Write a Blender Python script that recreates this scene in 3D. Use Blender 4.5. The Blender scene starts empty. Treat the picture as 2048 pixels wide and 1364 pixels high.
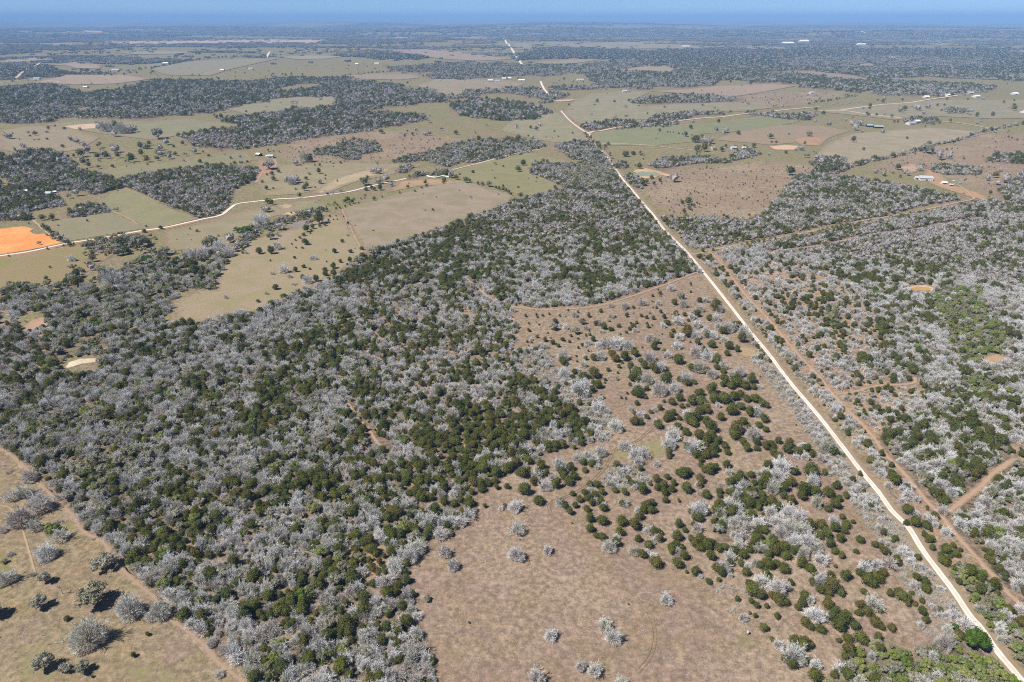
import bpy, math, random
import numpy as np
from mathutils import Vector, Matrix
from mathutils.geometry import delaunay_2d_cdt

random.seed(7)
rng = np.random.default_rng(7)
scene = bpy.context.scene
C = scene.collection
R = math.radians

# ------------------------------------------------------------------ camera, sky, sun, exposure
H = 240.0                      # height of the camera above the plain, metres
F = 2048 * 24.0 / 36.0         # focal length in photograph pixels
YH = 35.0                      # horizon row in the photograph
PITCH = math.atan((682 - YH) / F)
cam = bpy.data.cameras.new('camera')
cam.lens = 24.0; cam.sensor_width = 36.0
cam.clip_start = 1.0; cam.clip_end = 300000.0
cam_ob = bpy.data.objects.new('camera', cam)
cam_ob.location = (0, 0, H)
cam_ob.rotation_euler = (math.pi / 2 - PITCH, 0, 0)
C.objects.link(cam_ob)
scene.camera = cam_ob

SUN_EL = R(54); SUN_DIR = np.array([-0.90, -0.43])   # ground direction towards the sun
SUN_DIR = SUN_DIR / np.linalg.norm(SUN_DIR)
w = bpy.data.worlds.new("World"); scene.world = w; w.use_nodes = True
nt = w.node_tree; nt.nodes.clear()
sky = nt.nodes.new('ShaderNodeTexSky'); sky.sky_type = 'NISHITA'; sky.sun_disc = False
sky.sun_elevation = SUN_EL
sky.sun_rotation = math.atan2(SUN_DIR[0], SUN_DIR[1])
sky.altitude = 0; sky.air_density = 0.35; sky.dust_density = 0.0; sky.ozone_density = 6.0
bg = nt.nodes.new('ShaderNodeBackground'); bg.inputs[1].default_value = 0.082
wo = nt.nodes.new('ShaderNodeOutputWorld')
nt.links.new(sky.outputs[0], bg.inputs[0]); nt.links.new(bg.outputs[0], wo.inputs[0])

sun = bpy.data.lights.new('sun', 'SUN'); sun.energy = 5.0; sun.angle = R(0.5); sun.color = (1.0, 0.95, 0.88)
sun_ob = bpy.data.objects.new('sun', sun)
sv = Vector((SUN_DIR[0] * math.cos(SUN_EL), SUN_DIR[1] * math.cos(SUN_EL), math.sin(SUN_EL)))
sun_ob.rotation_euler = sv.to_track_quat('Z', 'Y').to_euler()
sun_ob.location = (0, 0, 400)
C.objects.link(sun_ob)

scene.view_settings.view_transform = 'Standard'
scene.view_settings.look = 'None'
scene.view_settings.exposure = 0.42
scene.view_settings.gamma = 1.0
scene.view_settings.use_curve_mapping = False
scene.render.engine = 'CYCLES'
scene.cycles.max_bounces = 5; scene.cycles.diffuse_bounces = 2; scene.cycles.glossy_bounces = 1
scene.cycles.transmission_bounces = 2; scene.cycles.volume_bounces = 1; scene.cycles.transparent_max_bounces = 4
scene.cycles.use_denoising = False
scene.cycles.pixel_filter_type = 'BLACKMAN_HARRIS'; scene.cycles.filter_width = 1.05
HAZE_DENSITY = 0.000067

# ------------------------------------------------------------------ terrain and projection
def sstep(a, b, x):
    t = np.clip((x - a) / (b - a), 0, 1); return t * t * (3 - 2 * t)

_w1 = [(rng.uniform(0, 6.28), rng.uniform(0, 6.28), rng.uniform(620, 1300)) for _ in range(7)]
_w2 = [(rng.uniform(-0.5, 0.5) + math.pi / 2, rng.uniform(0, 6.28), rng.uniform(2600, 6500)) for _ in range(8)]
def terrain(x, y):
    x = np.asarray(x, float); y = np.asarray(y, float)
    d = np.hypot(x, y)
    a = np.zeros_like(d)
    for th, ph, L in _w1:
        a = a + np.sin((x * math.cos(th) + y * math.sin(th)) * 2 * math.pi / L + ph)
    b = np.zeros_like(d)
    for th, ph, L in _w2:
        b = b + np.sin((x * math.cos(th) + y * math.sin(th)) * 2 * math.pi / L + ph)
    return a * 1.6 * sstep(500, 2600, d) + np.maximum(b, -1.5) * (9.0 * sstep(3500, 12000, d) + 13.0 * sstep(9000, 20000, d))

SP, CP = math.sin(PITCH), math.cos(PITCH)
def project(x, y, z):
    dz = z - H
    depth = y * CP - dz * SP
    up = y * SP + dz * CP
    depth = np.where(depth < 1, 1, depth)
    return 1024 + F * x / depth, 682 - F * up / depth, depth

def ground(px, py, h=0.0):
    """photograph pixel -> point of the ground (or of a level h above it)"""
    u = (px - 1024) / F; v = (py - 682) / F
    dx, dy, dz = u, CP - v * SP, -(SP + v * CP)
    if dz > -0.0025: dz = -0.0025
    t = (H - h) / -dz
    for _ in range(12):
        z = float(terrain(dx * t, dy * t)) + h
        t = 0.5 * t + 0.5 * (H - z) / -dz
    return dx * t, dy * t

def mpp(py):                    # pixels of the photograph per metre across, at a row
    return max(py - YH, 4) * CP / H

# value noise for layout
_perm = rng.random((256, 256))
def vnoise(x, y, s, seed=0):
    x = np.asarray(x, float) / s + seed * 17.3; y = np.asarray(y, float) / s + seed * 9.1
    xi = np.floor(x).astype(np.int64); yi = np.floor(y).astype(np.int64)
    fx = x - xi; fy = y - yi; fx = fx * fx * (3 - 2 * fx); fy = fy * fy * (3 - 2 * fy)
    g = lambda a, b: _perm[(a + b * 37) % 256, (b + a * 11) % 256]
    return (g(xi, yi) * (1 - fx) + g(xi + 1, yi) * fx) * (1 - fy) + (g(xi, yi + 1) * (1 - fx) + g(xi + 1, yi + 1) * fx) * fy

def srgb(r, g, b, k=1.0):
    f = lambda c: ((c / 255 + 0.055) / 1.055) ** 2.4 if c > 10 else c / 255 / 12.92
    return (f(r) * k, f(g) * k, f(b) * k, 1)

# ------------------------------------------------------------------ materials
class NT:
    def __init__(s, mat_or_tree):
        s.t = mat_or_tree; s.n = s.t.nodes; s.l = s.t.links
    def new(s, kind, **kw):
        n = s.n.new(kind)
        for k, v in kw.items(): setattr(n, k, v)
        return n
    def link(s, a, b): s.l.new(a, b)
    def noise(s, vec, scale, detail=4, rough=0.55, dist=0.0):
        n = s.new('ShaderNodeTexNoise'); n.inputs['Scale'].default_value = scale
        n.inputs['Detail'].default_value = detail; n.inputs['Roughness'].default_value = rough
        n.inputs['Distortion'].default_value = dist
        s.link(vec, n.inputs['Vector']); return n.outputs[0]
    def ramp(s, fac, a, b, lo=0.0, hi=1.0):
        m = s.new('ShaderNodeMapRange'); m.interpolation_type = 'SMOOTHSTEP'
        m.inputs[1].default_value = a; m.inputs[2].default_value = b
        m.inputs[3].default_value = lo; m.inputs[4].default_value = hi
        s.link(fac, m.inputs[0]); return m.outputs[0]
    def mix(s, fac, a, b, mode='MIX'):
        m = s.new('ShaderNodeMixRGB'); m.blend_type = mode
        for i, v in ((0, fac), (1, a), (2, b)):
            if isinstance(v, (int, float)): m.inputs[i].default_value = v
            elif isinstance(v, tuple): m.inputs[i].default_value = v
            else: s.link(v, m.inputs[i])
        return m.outputs[0]
    def math(s, op, a, b=0.0):
        m = s.new('ShaderNodeMath', operation=op)
        for i, v in ((0, a), (1, b)):
            if isinstance(v, (int, float)): m.inputs[i].default_value = v
            else: s.link(v, m.inputs[i])
        return m.outputs[0]

K = 0.61   # photograph colour of a sunlit surface -> its own base colour
# shared ground colour: dry grass, litter, bare reddish soil, green flushes
gg = bpy.data.node_groups.new('ground_colour', 'ShaderNodeTree')
gg.interface.new_socket('Soil', in_out='INPUT', socket_type='NodeSocketFloat')
gg.interface.new_socket('Green', in_out='INPUT', socket_type='NodeSocketFloat')
gg.interface.new_socket('Wood', in_out='INPUT', socket_type='NodeSocketFloat')
gg.interface.new_socket('Litter', in_out='INPUT', socket_type='NodeSocketFloat')
gg.interface.new_socket('Color', in_out='OUTPUT', socket_type='NodeSocketColor')
gg.interface.new_socket('Fine', in_out='OUTPUT', socket_type='NodeSocketFloat')
t = NT(gg)
gi = t.new('NodeGroupInput'); go = t.new('NodeGroupOutput')
pos = t.new('ShaderNodeNewGeometry').outputs['Position']
big = t.noise(pos, 0.012, 4, 0.6, 0.3)
mid = t.noise(pos, 0.06, 5, 0.65, 0.4)
sml = t.noise(pos, 0.35, 4, 0.7)
fine = t.noise(pos, 1.6, 3, 0.75)
base = t.mix(t.ramp(mid, 0.44, 0.57), srgb(173, 147, 133, K), srgb(166, 145, 124, K))
base = t.mix(t.ramp(t.noise(pos, 0.035, 5, 0.7, 0.8), 0.50, 0.62, 0, 0.45), base, srgb(156, 138, 114, K))
base = t.mix(t.ramp(t.noise(pos, 0.22, 5, 0.7, 1.2), 0.50, 0.66, 0, 0.7), base, srgb(158, 134, 122, K))
base = t.mix(t.ramp(t.noise(pos, 0.9, 4, 0.8, 0.6), 0.58, 0.72, 0, 0.8), base, srgb(214, 194, 178, K))
base = t.mix(t.ramp(t.math('ADD', t.math('MULTIPLY', big, 0.6), t.math('MULTIPLY', sml, 0.4)), 0.46, 0.62), base, srgb(190, 168, 148, K))
grn = t.math('MULTIPLY', gi.outputs['Green'], t.ramp(t.math('ADD', t.math('MULTIPLY', big, 0.5), t.math('MULTIPLY', mid, 0.5)), 0.30, 0.56))
base = t.mix(grn, base, t.mix(t.ramp(sml, 0.35, 0.65), srgb(140, 140, 96, K), srgb(158, 150, 108, K)))
soil = t.math('MULTIPLY', gi.outputs['Soil'], t.ramp(t.math('ADD', t.math('MULTIPLY', mid, 0.65), t.math('MULTIPLY', sml, 0.35)), 0.42, 0.62))
base = t.mix(t.math('MULTIPLY', soil, 0.75), base, srgb(208, 166, 136, K))
base = t.mix(t.math('MULTIPLY', gi.outputs['Litter'], t.ramp(mid, 0.35, 0.60, 1.0, 0.45)), base, t.mix(t.ramp(sml, 0.4, 0.6), (0.085, 0.068, 0.045, 1), (0.15, 0.12, 0.085, 1)))  # leaf litter, its colour deepened to add shade in the wood gaps
# canopy seen as colour only where the wood is kilometres away
cnp = t.noise(pos, 0.02, 5, 0.7)
cc = t.mix(t.ramp(cnp, 0.4, 0.6), (0.05, 0.06, 0.035, 1), (0.19, 0.17, 0.15, 1))
base = t.mix(gi.outputs['Wood'], base, cc)
v = t.math('ADD', t.math('MULTIPLY', t.ramp(fine, 0.3, 0.7), 0.42), t.math('MULTIPLY', t.ramp(sml, 0.32, 0.68), 0.36))
blot = t.noise(pos, 0.15, 4, 0.7, 0.8)
v = t.math('ADD', v, t.math('MULTIPLY', t.ramp(blot, 0.35, 0.66), 0.22))
v = t.math('ADD', v, 0.50)
cmb = t.new('ShaderNodeCombineColor')
for i in range(3): t.link(v, cmb.inputs[i])
base = t.mix(1.0, base, cmb.outputs[0], 'MULTIPLY')
# dark tufts and small stones
vor = t.new('ShaderNodeTexVoronoi'); vor.inputs['Scale'].default_value = 0.55; t.link(pos, vor.inputs['Vector'])
tuft = t.math('MULTIPLY', t.ramp(vor.outputs['Distance'], 0.10, 0.32, 1, 0), t.ramp(t.noise(pos, 0.11, 2), 0.50, 0.62))
base = t.mix(t.math('MULTIPLY', tuft, 0.45), base, (0.10, 0.09, 0.055, 1))
t.link(base, go.inputs[0]); t.link(fine, go.inputs[1])

def principled(name, rough=0.9, spec=0.15):
    m = bpy.data.materials.new(name); m.use_nodes = True
    t = NT(m.node_tree); b = m.node_tree.nodes['Principled BSDF']
    b.inputs['Roughness'].default_value = rough
    b.inputs['Specular IOR Level'].default_value = spec
    return m, t, b

def ground_material():
    m, t, b = principled('ground', 0.95, 0.05)
    g = t.new('ShaderNodeGroup'); g.node_tree = gg
    for a in ('Soil', 'Green', 'Wood', 'Litter'):
        n = t.new('ShaderNodeAttribute', attribute_name=a.lower()); t.link(n.outputs['Fac'], g.inputs[a])
    t.link(g.outputs[0], b.inputs['Base Color'])
    bp = t.new('ShaderNodeBump'); bp.inputs['Strength'].default_value = 0.6; bp.inputs['Distance'].default_value = 0.35
    t.link(g.outputs[1], bp.inputs['Height']); t.link(bp.outputs[0], b.inputs['Normal'])
    return m

def patch_material(name, col, col2=None, grain=0.25, soil=0.2, green=0.4, keep=1.0, scale=0.03):
    """a field or bare patch: its own colour, fading into the ground colour where attribute 'edge' is low"""
    m, t, b = principled(name, 0.95, 0.05)
    g = t.new('ShaderNodeGroup'); g.node_tree = gg
    g.inputs['Soil'].default_value = soil; g.inputs['Green'].default_value = green; g.inputs['Wood'].default_value = 0
    p = t.new('ShaderNodeNewGeometry').outputs['Position']
    n1 = t.noise(p, scale, 5, 0.6, 0.5); n2 = t.noise(p, 0.5, 3, 0.7)
    c = t.mix(t.ramp(n1, 0.36, 0.64), col, col2 or col)
    v = t.math('ADD', t.math('MULTIPLY', t.ramp(n2, 0.3, 0.7), grain), 1.0 - grain / 2)
    cmb = t.new('ShaderNodeCombineColor')
    for i in range(3): t.link(v, cmb.inputs[i])
    c = t.mix(1.0, c, cmb.outputs[0], 'MULTIPLY')
    e = t.new('ShaderNodeAttribute', attribute_name='edge')
    f = t.ramp(t.math('ADD', e.outputs['Fac'], t.math('MULTIPLY', t.math('SUBTRACT', t.noise(p, 0.12, 4, 0.7), 0.5), 1.3)), 0.15, 0.62, 0, keep)
    t.link(t.mix(f, g.outputs[0], c), b.inputs['Base Color'])
    return m

def plain(name, col, rough=0.8, var=0.15, scale=2.0, metal=0.0, spec=0.2):
    m, t, b = principled(name, rough, spec)
    tc = t.new('ShaderNodeTexCoord').outputs['Object']
    n = t.noise(tc, scale, 4, 0.6)
    c = t.mix(t.ramp(n, 0.3, 0.7), tuple([x * (1 - var) for x in col[:3]] + [1]), tuple([min(x * (1 + var), 1) for x in col[:3]] + [1]))
    t.link(c, b.inputs['Base Color']); b.inputs['Metallic'].default_value = metal
    return m

def tree_material(name, cols, rough=0.75, trans=0.0, nscale=6.0, contrast=0.35, spec=0.1):
    """foliage or twigs; each tree takes its own shade between the given colours"""
    m, t, b = principled(name, rough, spec)
    oi = t.new('ShaderNodeObjectInfo')
    cr = t.new('ShaderNodeValToRGB')
    el = cr.color_ramp.elements
    while len(el) < len(cols): el.new(0.5)
    for i, c in enumerate(cols):
        el[i].position = i / (len(cols) - 1); el[i].color = c if len(c) == 4 else (*c, 1)
    t.link(oi.outputs['Random'], cr.inputs[0])
    tc = t.new('ShaderNodeTexCoord').outputs['Object']
    n = t.noise(tc, nscale, 2, 0.5)
    v = t.math('ADD', t.math('MULTIPLY', t.ramp(n, 0.3, 0.7), contrast * 2), 1 - contrast)
    cmb = t.new('ShaderNodeCombineColor')
    for i in range(3): t.link(v, cmb.inputs[i])
    c = t.mix(1.0, cr.outputs[0], cmb.outputs[0], 'MULTIPLY')
    t.link(c, b.inputs['Base Color'])
    if trans > 0:
        tr = t.new('ShaderNodeBsdfTranslucent'); t.link(c, tr.inputs[0])
        ms = t.new('ShaderNodeMixShader'); ms.inputs[0].default_value = trans
        t.link(b.outputs[0], ms.inputs[1]); t.link(tr.outputs[0], ms.inputs[2])
        t.link(ms.outputs[0], m.node_tree.nodes['Material Output'].inputs[0])
    return m

M = {}
M['ground'] = ground_material()
M['twig'] = tree_material('grey_twig', [(0.46, 0.43, 0.40), (0.66, 0.66, 0.66), (0.47, 0.47, 0.38), (0.60, 0.60, 0.60), (0.76, 0.76, 0.75), (0.50, 0.45, 0.41), (0.69, 0.69, 0.68), (0.56, 0.56, 0.47)], contrast=0.14)
M['far_twig'] = tree_material('far_grey_twig', [(0.29, 0.28, 0.27), (0.43, 0.43, 0.43), (0.36, 0.34, 0.32)], contrast=0.2)  # darker than grey_twig: missing self-shadow of fine twigs put into the colour
M['bark'] = tree_material('grey_bark', [(0.25, 0.22, 0.19), (0.36, 0.33, 0.30)], contrast=0.2)
M['cedar'] = tree_material('cedar_foliage', [(0.072, 0.086, 0.016), (0.115, 0.122, 0.022), (0.085, 0.103, 0.023), (0.130, 0.112, 0.030), (0.078, 0.098, 0.028), (0.130, 0.142, 0.034)], trans=0.12, contrast=0.3)
M['oak'] = tree_material('live_oak_foliage', [(0.22, 0.215, 0.15), (0.30, 0.285, 0.22), (0.17, 0.17, 0.085)], trans=0.12, contrast=0.3)
M['leaf'] = tree_material('spring_foliage', [(0.20, 0.27, 0.05), (0.29, 0.31, 0.10), (0.13, 0.21, 0.03), (0.32, 0.32, 0.16)], trans=0.25, contrast=0.25)
M['bright'] = tree_material('bright_foliage', [(0.065, 0.125, 0.016), (0.075, 0.135, 0.018)], trans=0.15, contrast=0.3)
M['brush'] = tree_material('dry_brush', [(0.46, 0.41, 0.36), (0.60, 0.56, 0.51), (0.42, 0.39, 0.30), (0.56, 0.51, 0.46)], contrast=0.2)

# ------------------------------------------------------------------ helpers
def mesh_from(name, V, Fc, mats, mi=None, smooth=False):
    me = bpy.data.meshes.new(name)
    V = np.asarray(V, np.float32).reshape(-1, 3)
    Fc = np.asarray(Fc, np.int32)
    k = Fc.shape[1]
    me.vertices.add(len(V)); me.vertices.foreach_set('co', V.ravel())
    me.loops.add(len(Fc) * k); me.loops.foreach_set('vertex_index', Fc.ravel())
    me.polygons.add(len(Fc))
    me.polygons.foreach_set('loop_start', np.arange(0, len(Fc) * k, k, dtype=np.int32))
    me.polygons.foreach_set('loop_total', np.full(len(Fc), k, np.int32))
    for m in mats: me.materials.append(m)
    if mi is not None: me.polygons.foreach_set('material_index', np.asarray(mi, np.int32))
    me.polygons.foreach_set('use_smooth', np.full(len(Fc), smooth, bool))
    me.update(calc_edges=True)
    return me

def attr(me, name, vals):
    a = me.attributes.new(name, 'FLOAT', 'POINT'); a.data.foreach_set('value', np.asarray(vals, np.float32))

def add(name, me, loc=(0, 0, 0), rz=0, parent=None, scale=None, **props):
    o = bpy.data.objects.new(name, me); C.objects.link(o)
    o.location = loc; o.rotation_euler = (0, 0, rz)
    if scale is not None: o.scale = scale
    if parent is not None: o.parent = parent
    for k, v in props.items(): o[k] = v
    return o

def parse(s): return [tuple(float(a) for a in p.split(',')) for p in s.split()]

def polyline_ground(pts): return np.array([ground(*p) for p in pts])

def smooth_line(p, n=6):
    p = np.asarray(p, float); q = np.vstack([2 * p[0] - p[1], p, 2 * p[-1] - p[-2]])
    out = []
    for i in range(1, len(q) - 2):
        a, b, c, d = q[i - 1:i + 3]
        for k in range(n):
            t = k / n
            out.append(0.5 * ((2 * b) + (-a + c) * t + (2 * a - 5 * b + 4 * c - d) * t * t + (-a + 3 * b - 3 * c + d) * t ** 3))
    out.append(q[-2]); return np.array(out)

LINES = []        # (ground polyline, clear half width) kept free of trees
def ribbon(name, px, width, mat, lift=0.08, clear=None, jit=0.12, wide_far=0.0, n=6, **props):
    L = smooth_line(polyline_ground(px), n)
    seg = np.linalg.norm(np.diff(L, axis=0), axis=1); s = np.concatenate([[0], np.cumsum(seg)])
    step = max(2.5, s[-1] / 900)
    m = max(int(s[-1] / step), 2); q = np.linspace(0, s[-1], m + 1)
    X = np.interp(q, s, L[:, 0]); Y = np.interp(q, s, L[:, 1])
    T = np.stack([np.gradient(X), np.gradient(Y)], 1); T /= np.linalg.norm(T, axis=1)[:, None]
    N = np.stack([-T[:, 1], T[:, 0]], 1)
    d = np.hypot(X, Y)
    hw = width / 2 * (1 + wide_far * sstep(1500, 6000, d))
    prof = [-1, -0.8, -0.45, 0, 0.45, 0.8, 1]; crown = [-0.05, 0.0, 0.05, 0.08, 0.05, 0.0, -0.05]
    V = []; U = []
    for pr, cz in zip(prof, crown):
        e = pr * hw
        if abs(pr) > 0.7: e = e * (1 + jit * (2 * vnoise(q, q * 0 + pr * 50, 3.0, 3) - 1))
        x = X + N[:, 0] * e; y = Y + N[:, 1] * e
        z = terrain(x, y) + lift * 0.45 + np.maximum(d - 350, 0) * 0.00042 + cz * min(width / 5, 1) + 0.05
        V.append(np.stack([x, y, z], 1)); U.append(np.stack([np.full_like(q, pr * .5 + .5), q], 1))
    V = np.array(V); c = len(prof); r = m + 1
    idx = np.arange(c * r).reshape(c, r)
    Fc = np.stack([idx[:-1, :-1], idx[1:, :-1], idx[1:, 1:], idx[:-1, 1:]], -1).reshape(-1, 4)
    me = mesh_from(name, V.reshape(-1, 3), Fc, [mat], smooth=True)
    attr(me, 'across', np.array(U)[..., 0].ravel())
    attr(me, 'along', np.array(U)[..., 1].ravel())
    if me.polygons[0].normal.z < 0: me.flip_normals()
    o = add(name, me, kind='structure', **props)
    if clear is None: clear = width / 2 + 1.0
    LINES.append((np.stack([X, Y], 1)[::2], clear))
    return o

def drape(name, px, mat, lift=0.06, soft=6.0, dens=26, flat=False, gpts=None, **props):
    P = np.array(gpts) if gpts is not None else polyline_ground(px)
    per = np.linalg.norm(np.roll(P, -1, 0) - P, axis=1)
    ext = math.sqrt((P[:, 0].max() - P[:, 0].min()) * (P[:, 1].max() - P[:, 1].min()))
    h = ext / dens
    B = []
    for i in range(len(P)):
        a, b = P[i], P[(i + 1) % len(P)]; k = max(int(per[i] / h), 1)
        for j in range(k): B.append(a + (b - a) * j / k)
    B = np.array(B)
    gx, gy = np.meshgrid(np.arange(P[:, 0].min(), P[:, 0].max(), h), np.arange(P[:, 1].min(), P[:, 1].max(), h))
    gx = gx.ravel() + (rng.random(gx.size) - .5) * h * .4; gy = gy.ravel() + (rng.random(gy.size) - .5) * h * .4
    inside = inpoly(gx, gy, B)
    def bdist(x, y):
        a = B; b = np.roll(B, -1, 0); ab = b - a; l2 = (ab ** 2).sum(1) + 1e-9
        best = np.full(len(x), 1e18)
        for k in range(len(a)):
            t = np.clip(((x - a[k, 0]) * ab[k, 0] + (y - a[k, 1]) * ab[k, 1]) / l2[k], 0, 1)
            dd = (x - a[k, 0] - t * ab[k, 0]) ** 2 + (y - a[k, 1] - t * ab[k, 1]) ** 2
            best = np.minimum(best, dd)
        return np.sqrt(best)
    gx, gy = gx[inside], gy[inside]
    bd = bdist(gx, gy); ok = bd > 0.35 * h; gx, gy = gx[ok], gy[ok]
    verts = [Vector(p) for p in B] + [Vector(p) for p in zip(gx, gy)]
    n = len(B)
    r = delaunay_2d_cdt(verts, [(i, (i + 1) % n) for i in range(n)], [list(range(n))], 1, 1e-5)
    vx = np.array([(p.x, p.y) for p in r[0]])
    tri = np.array([f[:3] for f in r[2] if len(f) == 3])
    if len(tri) == 0: return None
    d = np.hypot(vx[:, 0], vx[:, 1])
    z = (terrain(vx[:, 0], vx[:, 1]) if not flat else np.full(len(vx), float(np.mean(terrain(P[:, 0], P[:, 1]))))) + lift * 0.3 + np.maximum(d - 350, 0) * 0.0004
    me = mesh_from(name, np.column_stack([vx, z]), tri, [mat], smooth=True)
    attr(me, 'edge', np.clip(bdist(vx[:, 0], vx[:, 1]) / soft, 0, 1))
    if me.polygons[0].normal.z < 0: me.flip_normals()
    return add(name, me, kind='structure', **props)

def inpoly(x, y, P):
    res = np.zeros(len(x), bool); n = len(P)
    for i in range(n):
        x1, y1 = P[i]; x2, y2 = P[(i + 1) % n]
        if y1 == y2: continue
        c = ((y1 > y) != (y2 > y)) & (x < (x2 - x1) * (y - y1) / (y2 - y1) + x1)
        res ^= c
    return res

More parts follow.
